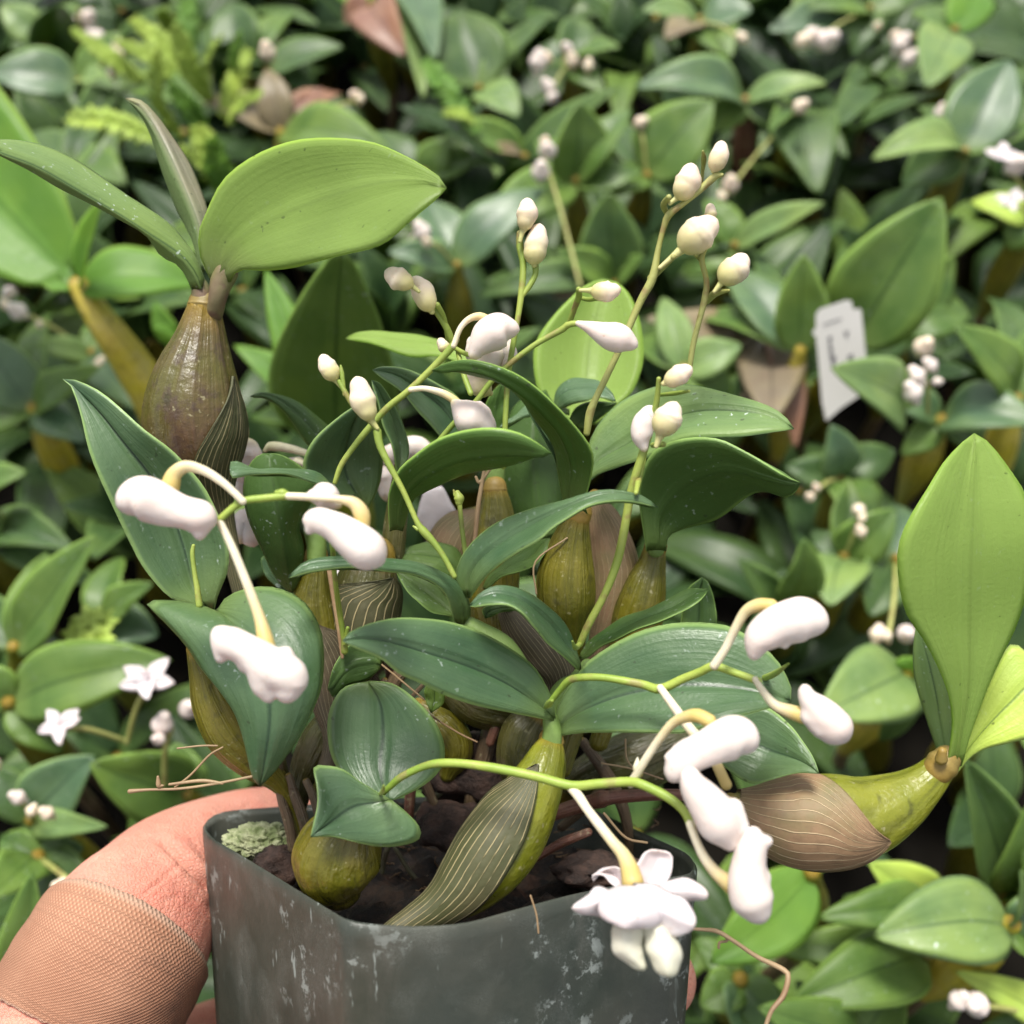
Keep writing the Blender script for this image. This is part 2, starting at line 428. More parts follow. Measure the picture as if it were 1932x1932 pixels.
held = empty('orchid_plant', P(870, 1600, 168))
tag(held, 'white budded orchid with swollen pseudobulbs growing in the dark plastic pot held in the hand', 'orchid')
def L(mat, *a, **k):
    return Bag().add(tl(*a, **k)).build('leaf', M[mat], held)
def bulb(mat, pts, d, mod=None, name='pseudobulb', caps=(True, True)):
    o, rr = px(pts, d)
    md = mod or (lambda v, th: 1 + .022 * math.sin(th * 9 + 2 * v) + .02 * mnoise.noise(Vector((v * 6, math.cos(th) * 2, math.sin(th) * 2))))
    return Bag().add(tube(o, rr, 40, caps, md, n=46)).build(name, M[mat], held)
def ring(par, u, v, r, d, up=(0, -1), w=3, mat='gold'):
    a = P(u - up[0] * w, v - up[1] * w, d); b = P(u + up[0] * w, v + up[1] * w, d)
    r3 = r * d * .001 / F
    return Bag().add(tube([a, a.lerp(b, .5), b], [r3, r3 * 1.05, r3], 24)).build('node_ring', M[mat], par)

# ---- upper left shoot
pb1 = [(385, 582, 31), (380, 640, 50), (371, 705, 76), (367, 770, 92), (370, 830, 92), (382, 885, 74), (400, 930, 42), (418, 975, 20), (445, 1080, 13), (490, 1250, 12), (540, 1500, 12), (560, 1600, 12)]
B1 = bulb('bulbb', pb1, (172, 178))
Bag().add(sheath(pb1, (172, 178), [(.62, -.1, 1.8), (.42, -.3, 1.5), (.34, -.45, 1.15), (.26, -.7, .75), (.18, -.9, .4), (.11, -1.0, .02)], off=.0003)).build('sheath', M['sheath'], B1)
ring(B1, 387, 577, 31, 172, (.1, -1), 4)
B1n = Bag()
B1n.add(stem([(386, 600, 30, 175), (387, 580, 29, 172), (380, 550, 21), (374, 530, 15), (374, 515, 9)], 171, nseg=24, caps=(False, True)))
B1n.add(stem([(402, 606, 12, 175), (405, 592, 17, 171), (411, 560, 19), (419, 530, 24), (430, 508, 24), (440, 492, 10)], 169, nseg=24, caps=(False, True)))
B1n.build('neck', M['petiolep'], B1)
L('under', [(400, 535), (388, 510), (376, 478), (375, 440), (385, 410), (417, 343), (467, 300), (533, 271), (600, 260), (694, 266), (761, 292), (817, 324), (840, 345), (843, 355)],
  [(436, 532), (450, 510), (500, 510), (573, 500), (644, 488), (721, 460), (777, 417), (820, 380), (843, 355)],
  [(418, 535), (424, 505), (440, 470), (480, 438), (530, 415), (600, 385), (711, 353), (794, 347), (843, 355)], d=(168, 160, 152, 148), ea=5, eb=-5, bow=4, th=.0010, flip=True, wave=.0008)
L('pale', [(392, 545), (380, 512), (365, 475), (327, 427), (273, 390), (240, 370), (190, 333), (147, 303), (100, 280), (50, 267), (0, 263), (-30, 268)],
  [(362, 548), (350, 522), (333, 500), (300, 483), (267, 436), (213, 407), (133, 364), (67, 327), (0, 293), (-30, 268)],
  [(380, 545), (374, 520), (345, 482), (283, 440), (225, 402), (140, 352), (70, 312), (0, 285), (-30, 268)], d=(169, 160, 150), ea=6, eb=2, k=.1, wave=.0004)
L('purple', [(378, 520), (368, 465), (350, 430), (330, 393), (307, 327), (287, 267), (267, 222), (245, 195), (237, 188)],
  [(392, 500), (390, 430), (386, 383), (360, 317), (323, 257), (290, 213), (262, 188), (237, 184)],
  [(388, 510), (376, 433), (345, 350), (300, 253), (268, 206), (237, 187)], d=(173, 176, 178), ea=4, eb=3, bow=-2, k=.2, flip=False)

# ---- left leaves
L('blue', [(385, 1150), (357, 1137), (320, 1128), (273, 1074), (247, 1027), (220, 970), (187, 897), (167, 844), (153, 787), (133, 727), (118, 715)],
  [(405, 1150), (413, 1120), (430, 1077), (430, 1024), (413, 970), (387, 921), (353, 884), (317, 847), (273, 811), (233, 774), (187, 737), (143, 717), (118, 715)],
  [(395, 1150), (365, 1110), (347, 1037), (320, 960), (283, 897), (233, 834), (187, 777), (140, 730), (118, 715)], d=(165, 162, 158, 160), ea=-2, eb=-2, bow=3, th=.0009, k=.45)
L('blue', [(396, 1150), (370, 1139), (335, 1131), (300, 1131), (275, 1137), (313, 1178), (347, 1217), (377, 1258), (407, 1290), (437, 1333), (457, 1388), (470, 1438), (480, 1478), (490, 1485)],
  [(412, 1150), (427, 1127), (467, 1110), (517, 1107), (567, 1127), (597, 1164), (611, 1210), (610, 1288), (593, 1338), (567, 1388), (523, 1450), (490, 1485)],
  [(403, 1150), (445, 1180), (480, 1230), (503, 1290), (508, 1350), (502, 1410), (490, 1485)], d=(160, 152, 148, 150), ea=4, eb=2, bow=-3, th=.0010, k=.5)
L('blue', [(628, 920), (600, 895), (560, 885), (520, 884), (480, 883), (450, 872), (436, 870), (433, 882)],
  [(628, 925), (590, 912), (555, 901), (520, 896), (480, 897), (450, 901), (440, 903), (434, 892)], d=(160, 154, 150), ea=4, eb=-1, k=.2, n=20)
L('dark', [(548, 1118), (528, 1100), (505, 1065), (484, 1020), (466, 965), (461, 915), (468, 880), (488, 858), (508, 855)],
  [(560, 1118), (572, 1075), (577, 1030), (572, 990), (590, 950), (600, 910), (560, 875), (530, 858), (508, 855)],
  [(552, 1118), (540, 1050), (528, 980), (515, 910), (508, 855)], d=(172, 165, 162), ea=2, eb=4, bow=-2, flip=True)
L('blue', [(505, 1045), (492, 1055), (500, 1085), (522, 1108), (545, 1122)], [(503, 1040), (520, 1060), (535, 1085), (545, 1122)], d=(176, 176), n=16)
L('blue', [(690, 962), (640, 940), (590, 915), (574, 880), (590, 832), (630, 793), (672, 764), (684, 760)],
  [(694, 962), (716, 915), (723, 860), (716, 810), (702, 778), (684, 760)],
  [(692, 960), (652, 890), (662, 815), (684, 760)], d=(180, 172, 168), ea=-2, eb=4, bow=3)
L('blue', [(750, 900), (742, 855), (726, 804), (711, 754), (701, 717)],
  [(754, 900), (773, 852), (762, 804), (745, 766), (719, 725), (701, 717)], [(752, 895), (752, 840), (738, 790), (715, 745), (701, 717)], d=(172, 170, 166), ea=-3, eb=4, bow=3, k=.2)
L('blue', [(905, 830), (888, 780), (860, 744), (830, 727), (790, 705), (754, 693), (720, 691), (702, 698)],
  [(880, 850), (845, 835), (822, 815), (790, 780), (764, 750), (741, 728), (717, 711), (702, 698)],
  [(892, 842), (855, 795), (830, 765), (790, 735), (745, 708), (702, 698)], d=(180, 176, 172), ea=3, eb=-2, bow=4, k=.25)
L('dark', [(655, 880), (640, 830), (617, 797), (573, 765), (533, 746), (493, 741), (472, 747)],
  [(648, 885), (610, 865), (578, 838), (553, 800), (528, 770), (500, 752), (472, 749)], d=(190, 186, 182), ea=4, eb=-1)
# ---- large arching leaves in the middle
L('mid', [(1110, 972), (1103, 950), (1110, 925), (1121, 875), (1117, 842), (1093, 806), (1060, 772), (1020, 737), (977, 707), (930, 687), (885, 678), (845, 683), (815, 698)],
  [(1070, 972), (1062, 945), (1055, 905), (1048, 865), (1036, 830), (1010, 790), (992, 757), (965, 732), (935, 717), (894, 706), (852, 697), (815, 701)],
  [(1076, 950), (1085, 880), (1065, 820), (1032, 778), (990, 738), (930, 703), (870, 690), (815, 700)], d=(165, 156, 148, 150), ea=-3, eb=5, bow=-1, flip=True, th=.0010)
L('blue', [(1063, 900), (1054, 865), (1040, 832), (1010, 788), (992, 756), (985, 750)], [(1053, 900), (1046, 868), (1030, 836), (1005, 795), (985, 752)], d=(166, 160, 158), n=14)
L('mid', [(735, 1003), (732, 960), (734, 925), (752, 886), (785, 857), (825, 829), (877, 811), (930, 807), (977, 816), (1012, 834), (1041, 855)],
  [(760, 1003), (778, 945), (800, 928), (830, 914), (884, 894), (944, 884), (977, 874), (1010, 860), (1030, 848), (1041, 856)],
  [(748, 1000), (755, 945), (790, 900), (850, 868), (920, 852), (985, 850), (1041, 856)], d=(164, 156, 148, 144), ea=-4, eb=5, bow=-1, flip=True, th=.0010)
L('dark', [(1000, 1030), (962, 965), (946, 890), (950, 810), (975, 760), (1030, 735)], [(1060, 1010), (1068, 930), (1066, 850), (1055, 790), (1030, 735)], d=(192, 194, 196), ea=3, eb=3, bow=-3, flip=True)
L('mid', [(922, 818), (911, 795), (918, 758), (935, 732), (949, 721)], [(950, 818), (953, 790), (952, 750), (949, 721)], d=(184, 182), n=16, flip=True)
L('bright', [(1095, 800), (1050, 780), (1018, 745), (1006, 700), (1010, 650), (1036, 605), (1071, 566), (1105, 538), (1137, 526)],
  [(1125, 800), (1165, 765), (1195, 740), (1212, 695), (1213, 645), (1207, 600), (1190, 558), (1165, 533), (1137, 526)], d=(200, 205, 210), ea=-3, eb=-3, bow=3, flip=True, th=.0009)
L('blue', [(1045, 772), (1050, 740), (1070, 718), (1097, 711), (1130, 719), (1152, 738), (1162, 757)], [(1052, 775), (1070, 768), (1100, 758), (1130, 753), (1162, 758)],
  [(1046, 773), (1062, 740), (1105, 731), (1140, 740), (1162, 757)], d=(186, 182, 178), ea=4, eb=-3, k=.2)
L('blue', [(1075, 772), (1030, 760), (1000, 766), (970, 785), (941, 808)], [(1075, 784), (1030, 778), (995, 786), (965, 800), (941, 808)], d=(186, 180), ea=3, eb=-1, n=18)
L('dark', [(1070, 800), (1085, 770), (1115, 757), (1164, 759)], [(1100, 812), (1125, 795), (1150, 775), (1164, 761)], d=(186, 184), n=16, flip=True)
L('pale', [(1090, 936), (1102, 880), (1113, 831), (1137, 791), (1177, 754), (1237, 729), (1288, 726), (1328, 731), (1381, 744), (1428, 757), (1465, 774), (1488, 792), (1498, 808)],
  [(1095, 936), (1117, 901), (1164, 884), (1204, 871), (1237, 857), (1280, 835), (1338, 827), (1401, 825), (1461, 816), (1498, 810)],
  [(1092, 934), (1121, 880), (1146, 858), (1191, 832), (1230, 804), (1288, 781), (1338, 772), (1405, 774), (1455, 786), (1498, 809)], d=(172, 168, 162, 158), ea=5, eb=-4, bow=2, k=.2, th=.001)
L('dark', [(1219, 1040), (1211, 990), (1205, 940), (1210, 890), (1235, 845), (1288, 826), (1355, 826), (1405, 849), (1455, 880), (1490, 902), (1510, 910)],
  [(1257, 1040), (1262, 1012), (1290, 997), (1355, 977), (1400, 946), (1425, 931), (1450, 929), (1482, 938), (1500, 930), (1510, 914)],
  [(1238, 1038), (1240, 970), (1275, 925), (1325, 893), (1385, 880), (1450, 896), (1510, 912)], d=(172, 168, 160, 154), ea=-5, eb=4, bow=-1, flip=True, th=.0010)
# ---- centre arching leaves
L('dark', [(800, 1400), (850, 1310), (950, 1230), (1050, 1160), (1120, 1125), (1180, 1112)], [(815, 1410), (900, 1345), (1000, 1305), (1100, 1265), (1160, 1190), (1180, 1112)], d=(172, 168), org=(1, 1), ea=3, eb=-3)
L('blue', [(700, 1450), (655, 1380), (650, 1290), (690, 1200), (770, 1110), (880, 1030), (1050, 960), (1250, 900), (1400, 860), (1520, 850), (1640, 866), (1740, 900), (1792, 938)],
  [(730, 1455), (800, 1350), (880, 1262), (1000, 1190), (1120, 1130), (1200, 1060), (1300, 1000), (1420, 935), (1550, 906), (1680, 912), (1792, 942)],
  [(715, 1450), (745, 1300), (840, 1190), (970, 1100), (1100, 1030), (1300, 940), (1440, 885), (1560, 872), (1680, 890), (1792, 940)], d=(158, 150, 146, 148), org=(1, 1), ea=5, eb=-3, bow=2, k=.35, th=.001)
L('dark', [(705, 1340), (690, 1230), (640, 1155), (520, 1128), (400, 1150), (320, 1215)], [(680, 1370), (600, 1330), (500, 1300), (400, 1270), (320, 1220)], d=(178, 176), org=(1, 1), ea=4, eb=-3)
L('dark', [(650, 1550), (600, 1450), (520, 1360), (400, 1318), (312, 1305)], [(640, 1560), (520, 1535), (410, 1455), (345, 1370), (312, 1310)], d=(170, 172), org=(1, 1), ea=2, eb=-3)
L('blue', [(720, 1600), (728, 1520), (705, 1425), (645, 1357), (560, 1310), (420, 1262), (300, 1243), (150, 1238), (0, 1230), (-130, 1236), (-220, 1265), (-302, 1332)],
  [(650, 1600), (625, 1540), (600, 1455), (560, 1398), (480, 1350), (380, 1314), (200, 1300), (0, 1283), (-180, 1308), (-302, 1342)],
  [(690, 1600), (690, 1500), (640, 1405), (560, 1352), (420, 1290), (280, 1270), (150, 1262), (0, 1254), (-170, 1270), (-302, 1338)], d=(160, 154, 148, 146), org=(1, 1), ea=4, eb=-2, bow=0, k=.4, th=.001)
L('blue', [(1362, 1860), (1335, 1780), (1305, 1680), (1262, 1600), (1180, 1510), (1080, 1430), (960, 1392), (860, 1400), (775, 1440), (725, 1492)],
  [(1345, 1865), (1230, 1765), (1150, 1702), (1080, 1622), (1020, 1552), (930, 1502), (830, 1490), (750, 1503), (725, 1500)],
  [(1355, 1862), (1270, 1720), (1180, 1600), (1060, 1500), (950, 1445), (850, 1435), (725, 1497)], d=(160, 154, 148, 148), org=(1, 1), ea=4, eb=-3, bow=2, k=.3, th=.001)
L('dark', [(960, 1500), (880, 1490), (800, 1510), (812, 1560)], [(1000, 1530), (920, 1530), (850, 1560), (812, 1570)], d=(166, 164), org=(1, 1), n=14)
# ---- big front leaves
L('blue', [(1215, 2135), (1190, 2010), (1100, 1850), (1000, 1765), (900, 1700), (780, 1640), (620, 1587), (450, 1563), (300, 1565), (150, 1600), (40, 1650), (8, 1690)],
  [(1205, 2150), (1050, 2120), (900, 2090), (750, 2058), (600, 2005), (450, 1930), (330, 1878), (230, 1800), (120, 1755), (30, 1712), (8, 1700)],
  [(1210, 2142), (1060, 2015), (900, 1915), (700, 1830), (480, 1758), (300, 1708), (120, 1688), (8, 1694)], d=(158, 150, 143, 138), org=(1, 1), ea=5, eb=-1, bow=3, k=.2, th=.0011)
L('blue', [(1045, 1380), (1052, 1330), (1094, 1264), (1127, 1234), (1177, 1204), (1227, 1184), (1288, 1174), (1355, 1177), (1398, 1191), (1448, 1227), (1475, 1258), (1494, 1300), (1492, 1322)],
  [(1048, 1390), (1094, 1383), (1144, 1383), (1210, 1384), (1288, 1382), (1340, 1370), (1400, 1352), (1450, 1336), (1492, 1324)],
  [(1046, 1385), (1080, 1350), (1150, 1318), (1220, 1300), (1300, 1290), (1400, 1298), (1492, 1322)], d=(160, 154, 150, 150), ea=5, eb=-3, bow=3, k=.3, th=.001)
L('blue', [(1335, 1360), (1391, 1351), (1441, 1331), (1488, 1365), (1515, 1398), (1535, 1431), (1545, 1458)],
  [(1330, 1410), (1368, 1448), (1415, 1477), (1455, 1475), (1500, 1460), (1545, 1460)], d=(170, 166, 162), ea=3, eb=0, bow=3, k=.2)
L('dark', [(1340, 1795), (1390, 1710), (1450, 1655), (1600, 1560), (1750, 1500), (1860, 1450), (1960, 1400), (2075, 1402)],
  [(1350, 1800), (1400, 1785), (1480, 1722), (1600, 1680), (1800, 1602), (1932, 1540), (2030, 1470), (2077, 1408)], d=(168, 162, 160), org=(1, 1), ea=4, eb=-3, bow=2, k=.3)
L('dark', [(1915, 1620), (1950, 1420), (2040, 1335)], [(2080, 1640), (2122, 1600), (2115, 1480), (2080, 1370), (2040, 1335)], d=(176, 174), org=(1, 1), n=18)
L('blue', [(692, 1286), (650, 1296), (626, 1328), (617, 1370), (624, 1425), (650, 1468), (690, 1503), (735, 1513)],
  [(696, 1284), (742, 1290), (786, 1320), (820, 1360), (838, 1403), (836, 1443), (812, 1473), (780, 1494), (735, 1513)],
  [(694, 1285), (718, 1330), (722, 1390), (716, 1450), (733, 1513)], d=(162, 158, 155), ea=2, eb=2, bow=2.5, k=.2, th=.001)
L('blue', [(737, 1508), (711, 1493), (677, 1473), (644, 1450), (612, 1444), (592, 1447), (594, 1480), (596, 1520), (590, 1558), (586, 1578)],
  [(738, 1508), (771, 1536), (792, 1561), (791, 1583), (761, 1595), (721, 1598), (677, 1589), (625, 1579), (586, 1580)],
  [(737, 1509), (700, 1514), (665, 1522), (625, 1550), (586, 1579)], d=(150, 146, 143), ea=2, eb=2, bow=1.5, k=.15, th=.001)
L('dark', [(722, 1245), (710, 1215), (680, 1208), (655, 1220), (628, 1260), (618, 1300)], [(718, 1262), (690, 1285), (655, 1295), (632, 1318), (618, 1300)], d=(166, 164), n=16, flip=True)
L('mid', [(806, 1288), (800, 1310), (812, 1345)], [(838, 1292), (838, 1325), (815, 1345)], d=(168, 168), n=12)
L('dark', [(1040, 1350), (1038, 1320), (1020, 1290), (980, 1275)], [(1030, 1352), (1000, 1325), (980, 1275)], d=(164, 164), n=12)
L('bright', [(900, 690), (870, 660), (811, 633), (731, 624), (677, 627), (652, 638)], [(905, 705), (840, 676), (760, 668), (690, 647), (652, 640)], d=(192, 196, 200), ea=3, eb=-3, flip=True)
L('mid', [(700, 1300), (640, 1290), (600, 1330)], [(690, 1330), (640, 1335), (600, 1332)], d=(176, 176), n=12)
# ---- shoot on the right
L('bright', [(1785, 1445), (1795, 1390), (1795, 1340), (1778, 1280), (1745, 1210), (1708, 1150), (1697, 1064), (1702, 1018), (1721, 971), (1748, 924), (1778, 874), (1808, 841), (1830, 822), (1838, 817)],
  [(1815, 1445), (1830, 1390), (1848, 1340), (1868, 1288), (1893, 1235), (1921, 1177), (1938, 1120), (1945, 1050), (1946, 985), (1932, 927), (1908, 889), (1881, 852), (1855, 825), (1838, 817)],
  [(1800, 1445), (1808, 1380), (1820, 1300), (1822, 1200), (1825, 1050), (1830, 900), (1838, 817)], d=(168, 160, 154, 158), ea=-3, eb=2, bow=3, flip=True, th=.001, k=.5)
L('pale', [(1776, 1440), (1760, 1395), (1740, 1335), (1726, 1285), (1722, 1230), (1728, 1175)], [(1795, 1440), (1800, 1380), (1800, 1310), (1785, 1240), (1728, 1175)], d=(174, 176), ea=0, eb=4)
L('yellow', [(1798, 1452), (1835, 1370), (1870, 1280), (1908, 1215), (1950, 1240), (2030, 1290)], [(1806, 1460), (1830, 1430), (1860, 1412), (1910, 1399), (1960, 1380), (2030, 1300)], d=(172, 172), ea=2, eb=-4, th=.0009)
pbR = [(1378, 1512, 16), (1405, 1524, 34), (1440, 1537, 56), (1495, 1548, 76), (1560, 1546, 83), (1630, 1540, 75), (1696, 1512, 56), (1742, 1480, 39), (1776, 1446, 28)]
BR = bulb('bulbg', pbR, (170, 170), lambda v, th: 1 + .012 * math.sin(th * 7))
Bag().add(sheath(pbR, (170, 170), [(.02, 0, 2.2), (.16, 0, 1.9), (.30, .0, 1.75), (.39, .15, 1.4), (.47, .4, 1.0), (.55, .6, .55), (.63, .75, .02)], off=.0006)).build('sheath', M['sheathb'], BR)
Bag().add(tube([P(1770, 1452, 169), P(1779, 1441, 169), P(1786, 1432, 169)], [.0024, .0026, .0022], 24)).build('node_ring', M['gold'], BR)
Bag().add(tube([P(1776, 1432, 166), P(1778, 1418, 165.5)], [.0010, .0007], 16)).build('node_bud', M['gold'], BR)
rz = Bag().add(stem([(1020, 1545, 13), (1075, 1525, 16), (1120, 1512, 16), (1134, 1508, 19), (1150, 1505, 15), (1215, 1500, 13), (1290, 1500, 12), (1350, 1506, 12), (1385, 1514, 15)], (176, 170), nseg=18)).build('rhizome', M['rhizome'], held)

# ---- pseudobulbs in the pot
B2p = [(1091, 972, 22), (1083, 1000, 31), (1076, 1035, 42), (1069, 1085, 55), (1069, 1135, 54), (1073, 1180, 38), (1082, 1235, 22), (1095, 1330, 18), (1060, 1450, 18)]
B2 = bulb('bulb', B2p, (166, 172)); ring(B2, 1092, 968, 24, 166, (.1, -1), 6)
B3p = [(1122, 935, 12), (1136, 975, 26), (1152, 1030, 37), (1162, 1085, 40), (1152, 1150, 32), (1130, 1220, 16), (1110, 1330, 14)]
B3 = bulb('bulb', B3p, 182)
Bag().add(sheath(B3p, 182, [(.0, 0, .05), (.12, 0, 1.6), (.4, 0, 1.9), (.7, 0, 1.9), (.95, 0, 1.9)])).build('sheath', M['sheathb'], B3)
B4p = [(1237, 1030, 20), (1230, 1065, 27), (1217, 1110, 41), (1204, 1160, 48), (1190, 1215, 40), (1165, 1290, 22), (1130, 1400, 18)]
B4 = bulb('bulb', B4p, (178, 180)); ring(B4, 1237, 1030, 21, 178, (0, -1), 5)
Bag().add(stem([(1237, 1035, 19), (1238, 1025, 15)], 176, nseg=24)).build('neck', M['petiole'], B4)
B5p = [(934, 925, 22), (937, 965, 32), (936, 1015, 42), (930, 1070, 50), (928, 1140, 48), (935, 1210, 30), (950, 1300, 18)]
B5 = bulb('bulb', B5p, 180); ring(B5, 934, 924, 22, 180, (0, -1), 5)
Bag().add(stem([(934, 918, 19), (933, 900, 22), (931, 865, 28)], 181, nseg=24, caps=(False, True))).build('neck', M['petiole'], B5)
B5b = [(905, 960, 8), (885, 985, 30), (860, 1020, 45), (850, 1070, 45), (860, 1130, 30)]
B5c = bulb('bulb', B5b, 190); Bag().add(sheath(B5b, 190, [(.0, 0, .3), (.3, 0, 1.8), (.95, 0, 1.8)])).build('sheath', M['sheathb'], B5c)
B6p = [(597, 1052, 21), (596, 1085, 27), (592, 1125, 38), (596, 1180, 46), (608, 1250, 44), (618, 1320, 28), (630, 1400, 16), (600, 1500, 14)]
B6 = bulb('bulb', B6p, (172, 174)); ring(B6, 597, 1050, 21, 172, (0, -1), 5)
Bag().add(stem([(597, 1055, 20), (597, 1025, 21), (592, 1000, 22)], 171, nseg=24)).build('neck', M['petiole'], B6)
Bag().add(sheath(B6p, (172, 174), [(.26, 0, .05), (.34, .2, 1.3), (.5, .1, 1.9), (.9, 0, 1.9)])).build('sheath', M['sheathd'], B6)
B7p = [(706, 1052, 42), (698, 1080, 54), (691, 1120, 63), (684, 1170, 62), (672, 1230, 48), (658, 1300, 26), (650, 1400, 16)]
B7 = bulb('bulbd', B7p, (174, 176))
Bag().add(sheath(B7p, (174, 176), [(.06, -.9, .1), (.16, -.3, 1.3), (.3, .1, 1.7), (.9, 0, 1.8)])).build('sheath', M['sheath'], B7)
B8p = [(1040, 1398, 22), (1034, 1420, 34), (1023, 1455, 45), (1002, 1500, 57), (968, 1560, 70), (925, 1620, 71), (878, 1672, 57), (830, 1710, 36), (780, 1736, 22), (735, 1762, 14), (700, 1790, 10)]
B8 = bulb('bulbg', B8p, (160, 150), lambda v, th: 1 + .01 * math.sin(th * 8))
Bag().add(sheath(B8p, (160, 150), [(.11, .25, .04), (.2, .42, .55), (.32, .62, 1.0), (.5, .62, 1.2), (.68, .45, 1.45), (.82, .2, 1.9), (.97, 0, 2.2)], off=.0005)).build('sheath', M['sheath'], B8)
ring(B8, 1040, 1400, 24, 160, (0, -1), 5)
Bag().add(stem([(1040, 1405, 22), (1042, 1380, 20), (1038, 1355, 16), (1035, 1340, 8)], 159, nseg=24)).build('neck', M['petiole'], B8)
B9p = [(662, 1548, 50), (648, 1580, 74), (636, 1618, 83), (633, 1652, 68), (640, 1672, 44)]
B9 = bulb('bulb', B9p, (152, 156))
B10p = [(368, 1225, 16), (385, 1270, 28), (405, 1325, 42), (437, 1385, 47), (480, 1435, 36), (525, 1475, 20), (556, 1520, 12), (575, 1580, 12)]
B10 = bulb('bulb', B10p, (166, 172))
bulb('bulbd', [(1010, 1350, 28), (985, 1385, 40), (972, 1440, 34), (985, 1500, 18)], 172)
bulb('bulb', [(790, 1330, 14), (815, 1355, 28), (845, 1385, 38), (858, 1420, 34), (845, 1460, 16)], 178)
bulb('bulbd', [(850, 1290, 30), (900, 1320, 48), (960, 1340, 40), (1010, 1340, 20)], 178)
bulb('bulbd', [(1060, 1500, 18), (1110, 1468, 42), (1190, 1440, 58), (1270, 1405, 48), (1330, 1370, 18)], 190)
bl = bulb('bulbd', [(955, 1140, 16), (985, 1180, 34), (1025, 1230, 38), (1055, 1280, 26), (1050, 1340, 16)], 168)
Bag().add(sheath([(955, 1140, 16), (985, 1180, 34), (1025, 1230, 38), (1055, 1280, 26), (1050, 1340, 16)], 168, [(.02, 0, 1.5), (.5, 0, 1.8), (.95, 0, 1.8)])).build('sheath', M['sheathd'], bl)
Bag().add(stem([(870, 1155, 16), (874, 1175, 20), (900, 1190, 22), (950, 1220, 24), (990, 1260, 14)], 162, nseg=20)).add(stem([(1108, 1255, 14), (1090, 1290, 26), (1065, 1310, 30), (1050, 1345, 26)], 163, nseg=20)).build('neck', M['petiole'], bl)
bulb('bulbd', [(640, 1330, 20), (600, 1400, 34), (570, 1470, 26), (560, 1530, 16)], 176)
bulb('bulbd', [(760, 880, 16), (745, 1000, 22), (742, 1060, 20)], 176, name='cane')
cn = Bag()
for q in ([(524, 1440, 9), (530, 1500, 10), (545, 1555, 11), (552, 1600, 10)], [(545, 1465, 8), (556, 1500, 11), (572, 1545, 12), (580, 1590, 10)], [(578, 1475, 8), (590, 1500, 9), (600, 1535, 9)]):
    o = Bag().add(stem(q, 170, nseg=14)).build('cane', M['cane'], held)
Bag().add(stem([(800, 1235, 10), (748, 1280, 16), (740, 1320, 12)], 176)).add(stem([(725, 1285, 8), (700, 1330, 9), (670, 1370, 8)], 176)).add(stem([(745, 1350, 5), (800, 1290, 5)], 172)).build('cane', M['cane'], held)
Bag().add(stem([(1230, 1420, 12), (1130, 1500, 14), (1060, 1560, 10)], 186)).build('cane', M['cane'], held)

# ------------------------------------------------------------------ flower spikes
def spike(mat, stems, d):
    b = Bag()
    for s in stems: b.add(stem(s, d, nseg=12))
    return b.build('flower_spike', M[mat], held)
def ped(par, mat, pts, d): return Bag().add(stem(pts, d, nseg=14)).build('pedicel', M[mat], par)
def bud(par, mat, parts, d, seed=0):
    b = Bag(); tails = []; lobed = mat == 'lobed'
    if lobed: mat = 'white'
    for p in parts:
        mx = max(q[2] for q in p)
        if mat == 'bud' and len(p) > 2:
            k = max(i for i, q in enumerate(p) if q[2] >= .68 * mx)
            body = [list(q) for q in p[:k + 1]]
            body[0][2] = max(body[0][2], .72 * mx)
            if k + 1 < len(p):
                n_ = p[k + 1]; l_ = body[-1]
                tails.append([(l_[0], l_[1], l_[2] * .72), ((l_[0] + n_[0]) / 2, (l_[1] + n_[1]) / 2, l_[2] * .62)] + [(q[0], q[1], max(4.0, q[2] * .62)) for q in p[k + 1:]])
                if len(body) == 1: body.append([l_[0] * .8 + n_[0] * .2, l_[1] * .8 + n_[1] * .2, l_[2] * .9])
            p = [tuple(q) for q in body]
        elif mat == 'white':
            p = [(q[0], q[1], q[2] * 1.06) for q in p]
        b.add(blob(p, d, seed=seed + len(b.v)))
    for t_ in tails: ped(par, 'budbase', t_, d + .4)
    o = b.build('flower_bud', M[mat], par)
    if lobed:
        m_ = o.modifiers.new('Remesh', 'REMESH'); m_.mode = 'VOXEL'; m_.voxel_size = .0003; m_.use_smooth_shade = True
        m_ = o.modifiers.new('Smooth', 'SMOOTH'); m_.factor = .5; m_.iterations = 7
    return o
# left spike
s1 = spike('stemlime', [[(650, 1228, 8, 163), (648, 1200, 6, 162), (640, 1150, 6, 160), (632, 1090, 5, 155), (626, 1020, 6, 148), (612, 965, 7, 140), (585, 940, 8, 136), (546, 936, 8, 134), (500, 940, 8, 134), (460, 945, 8, 134), (440, 958, 8, 134), (410, 984, 7, 134)], [(520, 928, 3, 134), (533, 930, 9, 134), (546, 932, 3, 134)], [(650, 1215, 4, 162), (656, 1185, 4, 161)]], 134)
ped(s1, 'pedg', [(458, 946, 8), (440, 928, 8), (417, 908, 9), (385, 888, 10), (352, 880, 13), (330, 893, 16), (322, 915, 20), (320, 930, 18)], 133)
bud(s1, 'lobed', [[(250, 942, 32), (262, 938, 41), (285, 944, 41), (317, 958, 35), (350, 968, 30), (378, 976, 32)], [(380, 980, 30), (377, 1008, 13)]], 132, 1)
ped(s1, 'pedg', [(415, 985, 8), (440, 1037, 9), (467, 1104, 10), (488, 1160, 12), (498, 1195, 16), (505, 1225, 18)], (134, 131))
